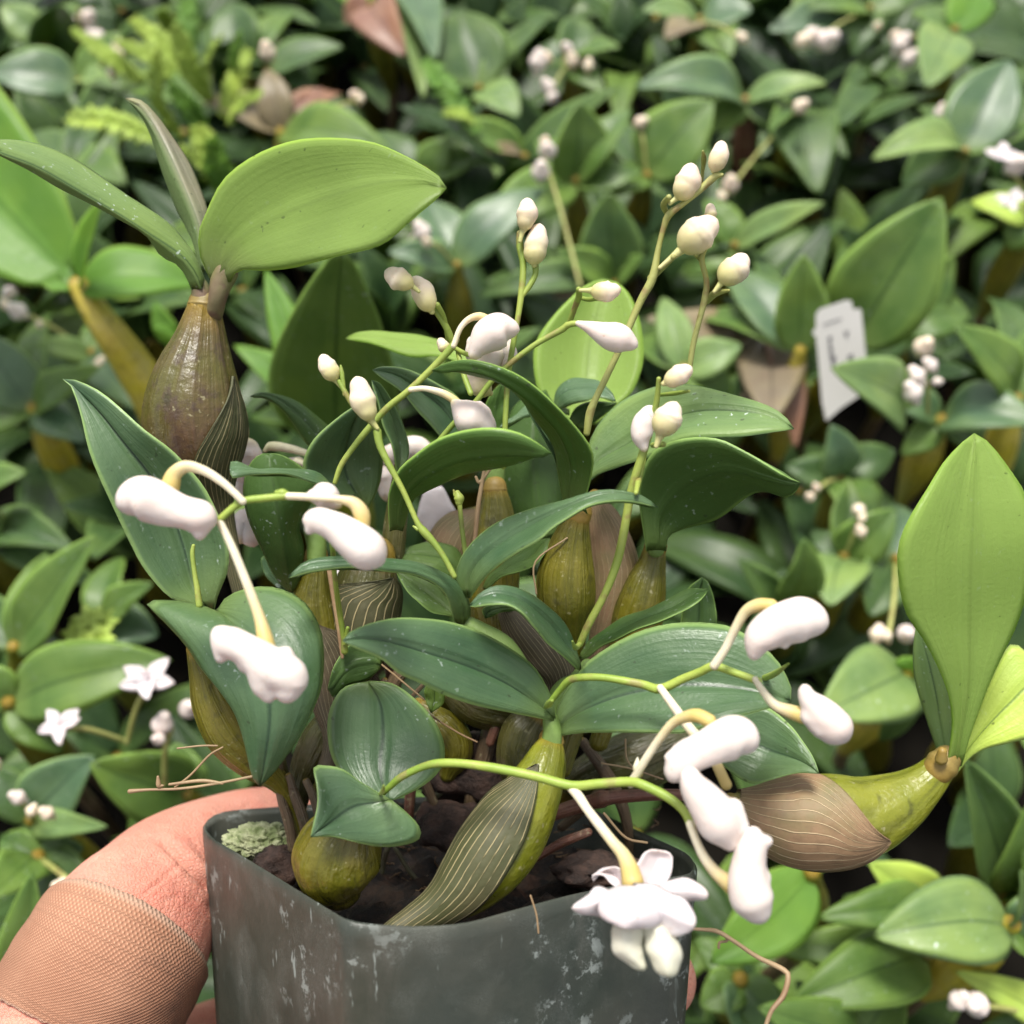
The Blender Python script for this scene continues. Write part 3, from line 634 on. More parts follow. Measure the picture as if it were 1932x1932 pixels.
bud(s1, 'lobed', [[(418, 1200, 22), (428, 1208, 29), (466, 1226, 29), (503, 1254, 37), (547, 1276, 36)], [(420, 1215, 22), (417, 1240, 13)], [(498, 1262, 32), (500, 1292, 26), (507, 1314, 14)], [(547, 1285, 34), (543, 1302, 26)], [(535, 1245, 26), (538, 1236, 18)], [(462, 1240, 24), (462, 1256, 14)]], 130, 2)
ped(s1, 'pedg', [(545, 936, 8), (590, 938, 8), (640, 942, 9), (668, 950, 14), (682, 970, 18), (684, 990, 16)], 133)
bud(s1, 'lobed', [[(586, 980, 16), (594, 979, 23), (625, 990, 26), (658, 1012, 34), (694, 1040, 38)], [(590, 990, 18), (583, 1002, 9)]], 131, 3)
bud(s1, 'white', [[(590, 935, 12), (604, 935, 24), (620, 940, 24), (634, 950, 12)]], 135, 4)
# thin centre left spike
s2 = spike('stem', [[(857, 1087, 6), (840, 1055, 6), (821, 1027, 7), (800, 1003, 9), (787, 985, 6), (761, 927, 6), (734, 877, 7), (717, 841, 8), (712, 815, 9)], [(715, 815, 6), (700, 795, 7), (677, 777, 7), (660, 755, 6), (640, 720, 5)], [(650, 745, 4), (645, 705, 5), (643, 690, 2)], [(788, 998, 5), (780, 993, 2)]], 152)
bud(s2, 'bud', [[(677, 727, 12), (680, 737, 20), (685, 757, 25), (694, 778, 18), (702, 795, 12), (712, 808, 7)]], 151, 5)
bud(s2, 'bud', [[(612, 680, 10), (616, 688, 17), (625, 703, 18), (636, 720, 10), (645, 732, 6)]], 152, 6)
# long spike leaning right to left
s3 = spike('stem', [[(632, 910, 5), (644, 877, 6), (668, 842, 6), (690, 815, 7), (730, 770, 7), (770, 738, 7), (815, 695, 7), (850, 658, 8), (862, 640, 6)], [(855, 655, 7), (848, 630, 7), (835, 605, 7), (818, 580, 7), (800, 558, 6), (775, 540, 6)], [(845, 640, 5), (838, 600, 5), (825, 575, 6)], [(855, 655, 5), (880, 668, 5), (905, 672, 4)], [(864, 665, 5), (874, 704, 6), (888, 742, 6)]], (160, 156))
ped(s3, 'pedg', [(856, 652, 6), (868, 620, 6), (885, 602, 7), (905, 597, 9), (925, 605, 9)], 155)
bud(s3, 'white', [[(962, 620, 18), (950, 620, 30), (925, 632, 32), (905, 652, 22), (895, 668, 12)]], 154, 7)
bud(s3, 'white', [[(890, 645, 10), (900, 665, 24), (925, 675, 26), (940, 670, 16)], [(950, 645, 14), (962, 670, 14), (955, 688, 10)]], 160, 8)
ped(s3, 'pedg', [(775, 735, 6), (800, 733, 6), (830, 740, 8), (850, 750, 9), (868, 765, 10)], 156)
bud(s3, 'white', [[(915, 805, 22), (902, 795, 32), (885, 785, 32), (868, 770, 20), (860, 762, 10)]], 154, 9)
bud(s3, 'bud', [[(740, 519, 14), (750, 525, 23), (764, 532, 18), (778, 540, 10), (790, 550, 6)]], 153, 10)
bud(s3, 'bud', [[(786, 535, 12), (796, 548, 22), (806, 570, 20), (815, 588, 10)]], 156, 11)
bud(s3, 'bud', [[(886, 716, 12), (895, 722, 19), (910, 732, 20), (925, 742, 10)]], 162, 12)
bud(s3, 'bud', [[(832, 645, 8), (838, 655, 12), (848, 665, 7)]], 158, 13)
# upright thin spike
s4 = spike('stem', [[(950, 880, 6), (955, 760, 6), (960, 700, 6), (969, 644, 6), (977, 600, 6), (984, 550, 7), (987, 500, 7), (981, 465, 8), (980, 440, 6)], [(984, 560, 5), (1000, 538, 6), (1010, 518, 6), (1010, 500, 7)]], 158)
bud(s4, 'bud', [[(995, 388, 12), (995, 402, 21), (991, 420, 16), (985, 440, 9), (981, 455, 6)]], 156, 14)
bud(s4, 'bud', [[(1016, 437, 12), (1013, 455, 22), (1008, 480, 21), (1008, 500, 10)]], 157, 15)
# centre to right
s5 = spike('stem', [[(830, 830, 6), (860, 795, 6), (900, 755, 6), (925, 722, 6), (960, 688, 6), (1010, 650, 6), (1060, 622, 7), (1074, 612, 7), (1100, 610, 5)], [(1074, 610, 6), (1084, 582, 6), (1092, 560, 7), (1092, 546, 6)], [(1095, 562, 4), (1110, 565, 5), (1128, 563, 5)]], (158, 152))
bud(s5, 'bud', [[(1158, 548, 14), (1148, 550, 20), (1130, 550, 17), (1110, 548, 9), (1095, 548, 6)]], 151, 16)
bud(s5, 'white', [[(1190, 648, 14), (1178, 642, 24), (1155, 635, 26), (1130, 625, 18), (1108, 616, 10), (1090, 610, 5)]], 150, 17)
# tall right spike
s6 = spike('stemtan', [[(1107, 817, 7), (1113, 780, 9), (1124, 752, 7), (1144, 711, 7), (1171, 654, 7), (1207, 571, 8), (1231, 525, 9), (1242, 470, 6), (1252, 430, 6), (1262, 405, 8), (1288, 385, 6), (1321, 358, 7), (1350, 332, 8), (1362, 330, 4)], [(1228, 525, 8), (1252, 502, 7), (1270, 485, 6)], [(1322, 358, 3), (1326, 320, 4), (1328, 300, 6), (1326, 285, 2)], [(1262, 408, 5), (1252, 388, 7), (1262, 372, 6)], [(1300, 700, 6), (1308, 650, 6), (1318, 610, 6), (1330, 562, 7), (1333, 530, 6), (1324, 490, 6), (1332, 465, 5)], [(1333, 570, 6), (1350, 553, 8), (1375, 548, 3)], [(1324, 492, 5), (1312, 480, 5)]], (158, 150))
bud(s6, 'bud', [[(1302, 325, 14), (1299, 340, 25), (1290, 358, 22), (1276, 374, 10), (1264, 384, 7)]], 151, 18)
bud(s6, 'bud', [[(1360, 278, 10), (1358, 292, 18), (1352, 308, 17), (1346, 322, 9)]], 150, 19)
bud(s6, 'bud', [[(1335, 428, 18), (1322, 438, 33), (1306, 452, 32), (1287, 470, 18), (1265, 488, 10), (1245, 505, 7)]], 150, 20)
bud(s6, 'bud', [[(1397, 495, 16), (1390, 505, 27), (1376, 517, 25), (1360, 535, 12), (1348, 550, 7)]], 151, 21)
bud(s6, 'bud', [[(1340, 392, 9), (1341, 404, 12), (1343, 416, 6)]], 154, 22)
# right spike in front
s7 = spike('stem', [[(1094, 1215, 7), (1111, 1177, 8), (1141, 1121, 8), (1164, 1061, 9), (1177, 1004, 9), (1191, 927, 9), (1211, 861, 9), (1231, 794, 8), (1240, 750, 6), (1243, 715, 5)], [(1215, 865, 5), (1206, 900, 7), (1200, 930, 5)], [(1245, 745, 4), (1275, 742, 5), (1300, 738, 3)], [(1232, 840, 6), (1252, 838, 6)], [(1094, 1215, 5), (1086, 1222, 6), (1080, 1210, 2)]], (158, 146))
bud(s7, 'bud', [[(1268, 775, 16), (1263, 785, 27), (1254, 800, 26), (1244, 825, 14), (1238, 842, 8)]], 143, 23)
bud(s7, 'white', [[(1225, 780, 16), (1214, 800, 21), (1210, 825, 18), (1215, 845, 8)]], 149, 24)
bud(s7, 'bud', [[(1294, 700, 13), (1284, 706, 20), (1268, 716, 17), (1252, 724, 9)]], 145, 25)
# lower right upper spike
s8 = spike('stemlime', [[(1034, 1330, 6), (1057, 1301, 7), (1075, 1283, 8), (1100, 1278, 8), (1144, 1279, 8), (1211, 1291, 9), (1245, 1300, 10), (1288, 1281, 9), (1321, 1268, 9), (1348, 1257, 9), (1388, 1270, 8), (1431, 1285, 8)], [(1425, 1285, 6), (1460, 1272, 7), (1488, 1252, 2)], [(1028, 1335, 3), (1036, 1328, 8), (1042, 1322, 3)]], (156, 138))
ped(s8, 'pedg', [(1348, 1255, 10), (1368, 1225, 9), (1388, 1185, 10), (1408, 1153, 12), (1432, 1142, 15), (1455, 1142, 14)], (138, 134))
bud(s8, 'lobed', [[(1532, 1170, 32), (1515, 1168, 41), (1466, 1180, 36), (1432, 1207, 30), (1423, 1232, 15)], [(1470, 1195, 24), (1481, 1216, 10)]], 132, 26)
ped(s8, 'pedg', [(1425, 1282, 7), (1440, 1305, 8), (1462, 1330, 11), (1490, 1342, 15), (1515, 1350, 18)], (138, 135))
bud(s8, 'lobed', [[(1519, 1302, 13), (1524, 1317, 18), (1548, 1344, 30), (1576, 1373, 34)], [(1524, 1350, 16), (1552, 1370, 24)]], 134, 27)
ped(s8, 'pedg', [(1246, 1298, 8), (1262, 1320, 9), (1280, 1345, 10), (1302, 1375, 11), (1340, 1420, 11), (1370, 1480, 12)], (145, 136))
# lower spike with the cluster and the open flower
s9 = spike('stemlime', [[(721, 1498, 6), (738, 1482, 7), (757, 1466, 8), (794, 1448, 8), (827, 1440, 9), (877, 1441, 9), (944, 1451, 10), (1011, 1465, 10), (1077, 1482, 10), (1127, 1479, 10), (1184, 1475, 10), (1211, 1480, 10), (1261, 1505, 10), (1290, 1530, 9), (1305, 1560, 9)], [(715, 1500, 3), (722, 1493, 5), (724, 1482, 2)]], (152, 134))
ped(s9, 'pedg', [(1190, 1478, 10), (1202, 1460, 9), (1217, 1435, 9), (1243, 1396, 9), (1268, 1366, 10), (1290, 1354, 12), (1315, 1350, 15), (1338, 1360, 15)], (140, 132))
ped(s9, 'pedg', [(1203, 1430, 2), (1202, 1448, 9), (1206, 1460, 8)], 139)
bud(s9, 'lobed', [[(1402, 1393, 32), (1388, 1390, 41), (1330, 1412, 32), (1290, 1434, 31), (1274, 1456, 22)], [(1290, 1430, 28), (1262, 1428, 10)]], 130, 28)
bud(s9, 'lobed', [[(1303, 1466, 20), (1309, 1484, 27), (1340, 1524, 37), (1362, 1560, 39), (1378, 1590, 17)], [(1385, 1522, 17), (1396, 1562, 18)]], 128, 29)
ped(s9, 'pedg', [(1302, 1555, 9), (1315, 1590, 9), (1330, 1620, 11), (1352, 1648, 14), (1380, 1670, 20)], 130)
bud(s9, 'lobed', [[(1422, 1576, 18), (1420, 1592, 26), (1413, 1630, 31), (1412, 1668, 37), (1421, 1700, 40), (1428, 1716, 28)], [(1425, 1588, 20), (1449, 1587, 11)], [(1425, 1645, 26), (1444, 1656, 13)]], 127, 30)
ped(s9, 'pedg', [(1077, 1485, 10), (1092, 1503, 11), (1108, 1527, 10), (1131, 1557, 11), (1157, 1590, 12), (1176, 1613, 15), (1188, 1640, 20), (1194, 1665, 24)], (142, 133))
ped(s9, 'pedg', [(1115, 1545, 2), (1112, 1530, 7), (1100, 1515, 8)], 140)
fb = Bag()
def pt(A, B, M_=None, d=(132, 128), **k):
    k.setdefault('th', .0004); k.setdefault('wave', .0004); k.setdefault('groove', 0)
    fb.add(tl(A, B, M_, d=d, n=18, **k))
pt([(1192, 1690), (1198, 1650), (1208, 1618), (1222, 1606), (1245, 1604)], [(1228, 1690), (1258, 1662), (1271, 1635), (1268, 1614), (1245, 1604)], d=(133, 136), bow=2)
pt([(1180, 1700), (1150, 1660), (1120, 1650), (1119, 1664)], [(1200, 1680), (1170, 1642), (1140, 1638), (1119, 1664)], d=(133, 137), bow=2)
pt([(1185, 1690), (1130, 1672), (1110, 1685), (1092, 1700), (1078, 1712)], [(1185, 1735), (1140, 1733), (1110, 1728), (1090, 1722), (1078, 1714)], d=(130, 128), bow=-2)
pt([(1215, 1695), (1245, 1668), (1288, 1657), (1322, 1668), (1338, 1688)], [(1215, 1715), (1260, 1708), (1300, 1702), (1330, 1697), (1338, 1690)], d=(131, 128), bow=-1)
pt([(1195, 1665), (1240, 1670), (1288, 1694), (1311, 1724), (1311, 1748)], [(1175, 1742), (1230, 1757), (1272, 1766), (1300, 1758), (1311, 1750)], d=(129, 124), bow=-2)
pt([(1165, 1670), (1130, 1690), (1122, 1715), (1140, 1735), (1180, 1752)], [(1225, 1670), (1262, 1700), (1262, 1728), (1235, 1748), (1182, 1752)], d=(131, 122), bow=-5)
fl = fb.build('open_flower', M['petal'], s9); fb = Bag()
pt([(1165, 1728), (1152, 1760), (1155, 1790), (1172, 1812), (1198, 1826), (1214, 1832)], [(1222, 1735), (1216, 1765), (1216, 1795), (1220, 1820), (1216, 1832)], d=(127, 125), bow=-2)
pt([(1200, 1735), (1216, 1775), (1222, 1805), (1238, 1832), (1260, 1844)], [(1258, 1742), (1281, 1775), (1288, 1808), (1281, 1834), (1262, 1845)], d=(127, 124), bow=-2)
fb.build('flower_lip', M['lip'], s9)
# little spent spikes
s10 = spike('stem', [[(878, 1045, 5), (872, 1000, 5), (868, 960, 5), (866, 945, 7)], [(866, 948, 8), (866, 940, 11), (863, 930, 6)], [(858, 935, 3), (856, 925, 2)]], 162)
s11 = spike('stem', [[(376, 1142, 7), (372, 1110, 6), (367, 1080, 5), (363, 1045, 5), (365, 1030, 4)]], 158)
Bag().add(stem([(620, 1065, 6), (628, 1120, 5), (638, 1180, 5), (646, 1240, 4)], 163)).add(stem([(915, 880, 4), (903, 950, 5), (897, 1010, 5), (892, 1040, 4)], 170)).add(stem([(925, 885, 3), (905, 910, 4), (898, 900, 3)], 170)).build('dry_stem', M['fibre'], held)
# flowers half hidden behind the leaves
s13 = spike('stempale', [[(500, 850, 4), (512, 842, 10), (545, 846, 9), (582, 856, 7)], [(560, 870, 8), (600, 885, 6)]], 188)
bud(s13, 'white', [[(462, 895, 20), (470, 860, 24), (470, 845, 18)]], 188, 31)
bud(s13, 'white', [[(455, 930, 16), (462, 900, 20)]], 189, 32)
bud(s13, 'white', [[(475, 1010, 22), (468, 980, 24), (455, 1005, 22)]], 188, 33)
bud(s13, 'white', [[(548, 878, 14), (562, 880, 18)]], 190, 34)
bud(s13, 'white', [[(735, 860, 20), (780, 845, 22), (800, 850, 18)]], 194, 35)
bud(s13, 'white', [[(728, 900, 22), (735, 930, 18)]], 194, 36)
fb = Bag()
pt([(800, 925), (790, 955), (785, 990), (800, 1010)], [(835, 915), (850, 945), (862, 975), (830, 1010), (800, 1010)], d=(192, 192))
fb.build('flower', M['petal'], s13); fb = Bag()
pt([(605, 1075), (600, 1100), (620, 1130)], [(650, 1075), (650, 1110), (620, 1130)], d=(192, 192))
fb.build('flower', M['petal'], s13); fb = Bag()
pt([(1020, 1240), (1015, 1265), (1028, 1275)], [(1040, 1230), (1042, 1255), (1028, 1275)], d=(184, 184))
fb.build('flower', M['petal'], s13)

for q, mt, dd_ in [([(735, 1210, 12), (742, 1290, 15), (760, 1370, 16), (775, 1450, 13), (770, 1560, 10)], 'rhizome', 180), ([(700, 1270, 9), (745, 1350, 11), (790, 1450, 11), (830, 1540, 9)], 'cane', 177),
                   ([(930, 1340, 14), (915, 1420, 18), (890, 1500, 14), (880, 1580, 10)], 'cane', 179), ([(985, 1250, 10), (950, 1330, 12), (925, 1400, 10)], 'rhizome', 176),
                   ([(620, 1330, 9), (650, 1420, 11), (660, 1520, 12)], 'cane', 175), ([(1100, 1400, 10), (1150, 1470, 14), (1180, 1540, 12), (1190, 1620, 9)], 'cane', 184), ([(1010, 1620, 8), (1060, 1590, 10), (1110, 1570, 9)], 'rhizome', 172)]:
    Bag().add(stem(q, dd_, nseg=16)).build('cane', M[mt], held)
# thin dead twigs and roots
Bag().add(stem([(245, 1493, 5), (280, 1490, 3), (340, 1488, 3), (410, 1478, 3), (475, 1465, 3)], 160)).add(stem([(330, 1485, 2), (360, 1462, 2.5), (395, 1425, 2.5), (420, 1410, 2)], 160)).add(stem([(335, 1412, 2), (380, 1407, 2), (410, 1407, 2)], 160)).add(stem([(320, 1480, 3), (380, 1473, 4), (420, 1478, 3)], 160)).add(stem([(298, 1466, 3), (300, 1482, 6), (308, 1482, 2)], 160)).build('dry_stem', M['fibre'], held)
Bag().add(stem([(1290, 1752, 3), (1330, 1754, 4), (1355, 1758, 5), (1388, 1778, 4.5), (1428, 1805, 5), (1475, 1828, 6), (1487, 1842, 6), (1478, 1878, 6), (1455, 1908, 5), (1440, 1950, 5), (1420, 2000, 4)], (150, 142))).add(stem([(1368, 1765, 3), (1372, 1775, 3), (1358, 1778, 3), (1356, 1788, 3)], 149)).build('dry_root', M['fibre'], held)
Bag().build('dry_root', M['fibre'], held)
Bag().add(stem([(1135, 1440, 2), (1190, 1450, 2), (1250, 1470, 2)], 170)).build('dry_root', M['fibre'], held)
Bag().add(stem([(1180, 1395, 2), (1182, 1430, 2), (1195, 1450, 2)], 170)).build('dry_root', M['fibre'], held)
Bag().add(stem([(1140, 1535, 3), (1180, 1580, 3), (1220, 1590, 3)], 168)).build('dry_root', M['fibre'], held)
Bag().add(stem([(1001, 1690, 2), (1012, 1725, 2), (1016, 1760, 2)], 143)).build('dry_root', M['fibre'], held)
Bag().add(stem([(1070, 1015, 2), (1010, 1060, 2), (1012, 1120, 2)], 164)).build('dry_root', M['fibre'], held)
Bag().add(stem([(720, 1300, 2), (780, 1330, 2), (860, 1380, 2), (900, 1400, 2)], 170)).build('dry_root', M['fibre'], held)
Bag().add(stem([(690, 1230, 2), (740, 1270, 2), (800, 1320, 2)], 170)).build('dry_root', M['fibre'], held)

for q in ([(795, 1530, 8), (815, 1505, 9), (840, 1488, 9), (868, 1470, 7)], [(850, 1450, 6), (872, 1438, 8), (895, 1425, 6)], [(690, 1690, 6), (715, 1660, 7), (725, 1620, 6), (735, 1590, 6)], [(745, 1600, 4), (770, 1640, 5), (790, 1665, 5)]):
    Bag().add(stem(q, 181, nseg=12)).build('dry_root', M['rootpale'], held)
# ------------------------------------------------------------------ the pot
def potmat():
    g = NT('pot_plastic'); pos = g.pos()
    c = g.mix(g.ramp(g.noise(60, 4, pos), .35, .65), (.028, .036, .028), (.055, .058, .045))
    c = g.mix(g.math('MULTIPLY', g.ramp(g.noise(160, 5, g.pos((1, .25, .25)), .7), .5, .75), .5), c, (.10, .095, .08))
    w = g.noise(230, 6, pos, .72); a = g.noise(45, 3, pos)
    wm = g.math('MULTIPLY', g.ramp(w, .57, .615), g.ramp(a, .47, .56))
    c = g.mix(g.math('MULTIPLY', wm, .55), c, (.34, .38, .36))
    v = g.n('ShaderNodeTexVoronoi', feature='DISTANCE_TO_EDGE', i_Scale=85.0); g.put(v.inputs['Vector'], g.mix(.12, pos, g.n('ShaderNodeTexNoise', i_Scale=120.0).outputs[1]))
    sc = g.math('MULTIPLY', g.math('SUBTRACT', 1.0, g.ramp(v.outputs[0], .006, .022)), g.ramp(g.noise(90, 2, pos), .5, .6))
    c = g.mix(g.math('MULTIPLY', sc, .55), c, (.4, .43, .40))
    s2 = g.math('MULTIPLY', g.ramp(g.noise(900, 3, g.pos((1, .2, .2))), .65, .70), g.ramp(g.noise(50, 2, pos), .46, .56))
    c = g.mix(g.math('MULTIPLY', s2, .6), c, (.33, .38, .36))
    dk = g.math('MULTIPLY', g.ramp(g.noise(35, 3, g.pos((1.3, 1, 1))), .55, .7), .5)
    c = g.mix(dk, c, (.02, .023, .02))
    return g.done(g.bsdf(Base_Color=c, Roughness=g.math('MULTIPLY_ADD', g.noise(120, 3, pos), .35, .28), Normal=g.bump(g.noise(700, 4, pos), .00012, .6)))
rim = [(386, 1568, 183), (388, 1552, 188), (412, 1537, 191), (455, 1530, 193), (540, 1524, 196), (700, 1512, 199), (900, 1500, 203), (1000, 1497, 204), (1052, 1501, 203), (1082, 1513, 200), (1137, 1538, 193), (1200, 1568, 184), (1285, 1607, 172), (1306, 1623, 168), (1311, 1640, 164), (1295, 1654, 161), (1200, 1668, 157), (1080, 1692, 151), (960, 1724, 146), (880, 1745, 143), (800, 1752, 141), (730, 1750, 139.5), (672, 1744, 139), (645, 1735, 140), (600, 1708, 146), (520, 1658, 157), (450, 1615, 168), (405, 1588, 178)]
r3 = [P(*q) for q in rim]
r3 = resample(r3 + [r3[0]], 121)[:-1]
cen = sum(r3, Vector()) / len(r3)
NR = len(r3); V = []; Fc = []; UVs = []
prof = [(0, 1.0), (.0004, 1.008), (.002, 1.006), (.004, 1.0), (.012, .985), (.025, .962), (.040, .935), (.056, .905), (.058, .88), (.0583, .4)]
def potpt(i, dy, sc, ins=0):
    p = r3[i]; q = cen + (p - cen) * sc; dv = (p - cen); f = 1 - ins / dv.length
    q = cen + (q - cen) * f
    # even out the wavy brim lower down
    return q - UP * dy + UP * 0
for k, (dy, sc) in enumerate(prof):
    for i in range(NR): V.append(potpt(i, dy, sc)); UVs.append((i / NR, dy / .06))
no = len(prof)
inner = [(-.0003, .996), (.001, .985), (.010, .965), (.025, .938), (.045, .90)]
for k, (dy, sc) in enumerate(inner):
    for i in range(NR): V.append(potpt(i, dy, sc)); UVs.append((i / NR, dy / .06))
for k in range(no - 1):
    for i in range(NR):
        j = (i + 1) % NR; a = k * NR; b = a + NR
        Fc.append((a + i, a + j, b + j, b + i))
Fc.append(tuple((no - 1) * NR + i for i in range(NR)))
a0 = no * NR
for i in range(NR):
    j = (i + 1) % NR; Fc.append((i, a0 + i, a0 + j, j))
for k in range(len(inner) - 1):
    for i in range(NR):
        j = (i + 1) % NR; a = a0 + k * NR; b = a + NR
        Fc.append((a + i, b + i, b + j, a + j))
Fc.append(tuple(a0 + (len(inner) - 1) * NR + i for i in reversed(range(NR))))
pot = build('plant_pot', V, Fc, potmat(), None, UVs)
tag(pot, 'square dark grey scuffed plastic pot held in the hand, holding the white budded orchid', 'pot')

# potting mix
g = NT('potting_mix'); pos = g.pos()
c = g.mix(g.ramp(g.noise(260, 5, pos, .7), .42, .62), (.010, .007, .005), (.05, .028, .016))
c = g.mix(g.math('MULTIPLY', g.ramp(g.noise(120, 4, pos), .6, .7), .7), c, (.11, .05, .03))
soilm = g.done(g.bsdf(Base_Color=c, Roughness=.85, Normal=g.bump(g.noise(420, 6, pos, .75), .0016, 1.0)))
V = []; Fc = []; UVs = []; NS = 16
for k in range(NS + 1):
    for i in range(NR):
        s = .975 * (1 - k / NS)
        q = cen + (r3[i] - cen) * s - UP * .009
        q = q + UP * (.0035 * mnoise.fractal(q * 190, 1, 2, 4) + .004 * (1 - s) * .6)
        V.append(q); UVs.append((i / NR, k / NS))
for k in range(NS):
    for i in range(NR):
        j = (i + 1) % NR; a = k * NR; b = a + NR
        Fc.append((a + i, a + j, b + j, b + i))
soil = build('potting_mix', V, Fc, soilm, None, UVs)
tag(soil, 'dark crumbly bark and root mix filling the plastic pot around the bulbs', 'potting mix', kind='stuff')
# bark chip and moss lump
def lump(name, u, v, d, size, mat, seed, amp=.35, freq=1.6, flat=(1, 1, 1), sub=4):
    import bmesh
    bm = bmesh.new(); bmesh.ops.create_icosphere(bm, subdivisions=sub, radius=1)
    c0 = P(u, v, d); V = []
    for w in bm.verts:
        n_ = w.co.normalized(); r = 1 + amp * mnoise.fractal(n_ * freq + Vector((seed, 0, 0)), 1, 2, 5)
        q = n_ * r
        V.append(c0 + (RT * q.x * flat[0] + UP * q.y * flat[1] + FW * q.z * flat[2]) * size)
    fs = [tuple(x.index for x in f.verts) for f in bm.faces]; bm.free()
    return build(name, V, fs, mat)
g = NT('bark'); pos = g.pos()
c = g.mix(g.ramp(g.noise(160, 6, pos, .7), .42, .6), (.022, .012, .009), (.075, .040, .028))
barkm = g.done(g.bsdf(Base_Color=c, Roughness=.75, Normal=g.bump(g.noise(380, 6, pos, .7), .0012, 1)))
g = NT('moss'); pos = g.pos()
c = g.mix(g.ramp(g.noise(500, 4, pos), .4, .6), (.26, .32, .13), (.55, .58, .34))
mossm = g.done(g.bsdf(Base_Color=c, Roughness=.9, Normal=g.bump(g.noise(900, 5, pos, .8), .0012, 1)))
tag(lump('bark_chip', 520, 1634, 174, .0048, barkm, 3, flat=(1, .75, .7)), 'reddish brown bark chip left of the round bulb, inside the pot corner', 'bark chip')
tag(lump('bark_chip', 585, 1580, 182, .0045, barkm, 5, flat=(1, .55, .7)), 'pinkish brown bark piece at the foot of the dry canes in the pot', 'bark chip')
tag(lump('bark_chip', 1130, 1640, 171, .0055, barkm, 9, flat=(1.3, .5, .8)), 'rusty bark piece in the right side of the pot, behind the open flower', 'bark chip')
tag(lump('bark_chip', 905, 1450, 184, .0085, barkm, 14, flat=(1.1, .8, .8)), 'dark brown bark lump in the middle of the pot, under the big front leaf', 'bark chip')
tag(lump('bark_chip', 850, 1560, 176, .006, barkm, 21, flat=(1, .7, .8)), 'dark fibrous bark piece left of the veined front bulb', 'bark chip')
tag(lump('moss', 487, 1592, 178, .0052, mossm, 6, amp=.22, freq=5, flat=(1.15, .6, .9), sub=6), 'pale green moss clump in the left corner of the pot', 'moss', kind='stuff')
# crown of roots and old fibres in the mix
rb = Bag(); rnd = random.Random(5)
for i in range(90):
    u = rnd.uniform(700, 900) if i < 54 else rnd.uniform(560, 1270)
    vt = 1575 + (u - 800) * .02 + rnd.uniform(-60, 110 if i < 54 else 60)
    dd = min(196, .0628 * F / (max(vt, 1570) - 966) * 1000)
    a = rnd.uniform(0, 6.28); l = rnd.uniform(12, 45)
    pts = []
    for k in range(4):
        pts.append((u + math.cos(a) * l * k / 3, vt + math.sin(a) * l * .5 * k / 3 + rnd.uniform(-3, 3), rnd.uniform(.8, 2.0), dd - 1 + rnd.uniform(-2, 1))); a += rnd.uniform(-.5, .5)
    rb.add(stem(pts, 170, nseg=6))
tag(rb.build('root_fibres', M['fibred']), 'tangle of thin tan rootlets lying on the potting mix', 'roots', kind='stuff')
# ------------------------------------------------------------------ the hand (left hand, coming from the lower left, fingers round the back of the pot)
def seg(pts, nseg=28):
    o = [P(a, b, d) for a, b, r, d in pts]; rr = [r * .001 for a, b, r, d in pts]
    return tube(o, rr, nseg, (True, True), None, n=5 * len(pts), view=False)
index = [(-60, 2330, 15.5, 162), (40, 2120, 15.4, 168), (140, 1945, 15.2, 175), (232, 1778, 14.9, 181), (283, 1707, 13.4, 189), (330, 1655, 12.3, 196), (405, 1612, 11.2, 206), (485, 1585, 10.4, 212), (560, 1585, 9.8, 216), (660, 1640, 9.2, 218), (780, 1690, 8.6, 220), (860, 1720, 7.6, 221)]
middle = [(30, 2420, 13, 165), (190, 2180, 12.5, 180), (330, 2040, 11.5, 202), (500, 1960, 10.5, 217), (720, 1900, 10, 220), (930, 1880, 9.5, 216), (1090, 1860, 8.8, 203), (1180, 1850, 8.2, 192), (1238, 1848, 7.0, 183)]
ringf = [(80, 2600, 12, 168), (260, 2420, 11.5, 182), (420, 2280, 10.5, 198), (600, 2200, 9.8, 212), (820, 2160, 9.2, 216), (980, 2140, 8.6, 208), (1080, 2130, 7.4, 198)]
little = [(160, 2800, 10.5, 168), (330, 2660, 10, 182), (480, 2540, 9, 196), (640, 2470, 8.4, 205), (800, 2440, 7.8, 206), (900, 2430, 6.6, 200)]
thumb = [(-150, 2800, 16, 150), (60, 2620, 14.5, 134), (250, 2450, 13, 124), (420, 2310, 11.5, 119), (560, 2230, 11.2, 118), (700, 2190, 10, 119), (770, 2180, 8, 120)]
palm = [[(-260, 2650, 22, 165), (-80, 2520, 20, 162), (30, 2420, 14, 162)], [(-200, 2820, 24, 165), (60, 2640, 14, 166)], [(-120, 3000, 24, 168), (140, 2820, 13, 168)], [(-320, 2650, 22, 160), (-60, 2330, 15, 158)], [(-250, 2900, 24, 160), (-150, 2800, 17, 152)]]
arm = [(-150, 2850, 26, 165), (-420, 3200, 27, 172), (-800, 3800, 30, 185), (-1400, 4700, 36, 200)]
hb = Bag()
idx_a = index[:4] + [(288, 1700, 12.8, 189), (308, 1680, 10.6, 192)]
idx_b = [(320, 1666, 11.4, 194), (342, 1648, 12.3, 198)] + index[6:]
for s_ in [index, middle, ringf, little, thumb, arm] + palm: hb.add(seg(s_))
g = NT('skin'); pos = g.pos()
c = g.mix(g.ramp(g.noise(55, 3, pos), .35, .65), (.58, .235, .17), (.65, .31, .23))
c = g.mix(g.math('MULTIPLY', g.ramp(g.noise(240, 3, pos), .5, .72), .35), c, (.58, .16, .12))
c = g.mix(g.math('MULTIPLY', g.ramp(g.noise(520, 1, pos), .77, .8), .5), c, (.4, .2, .12))
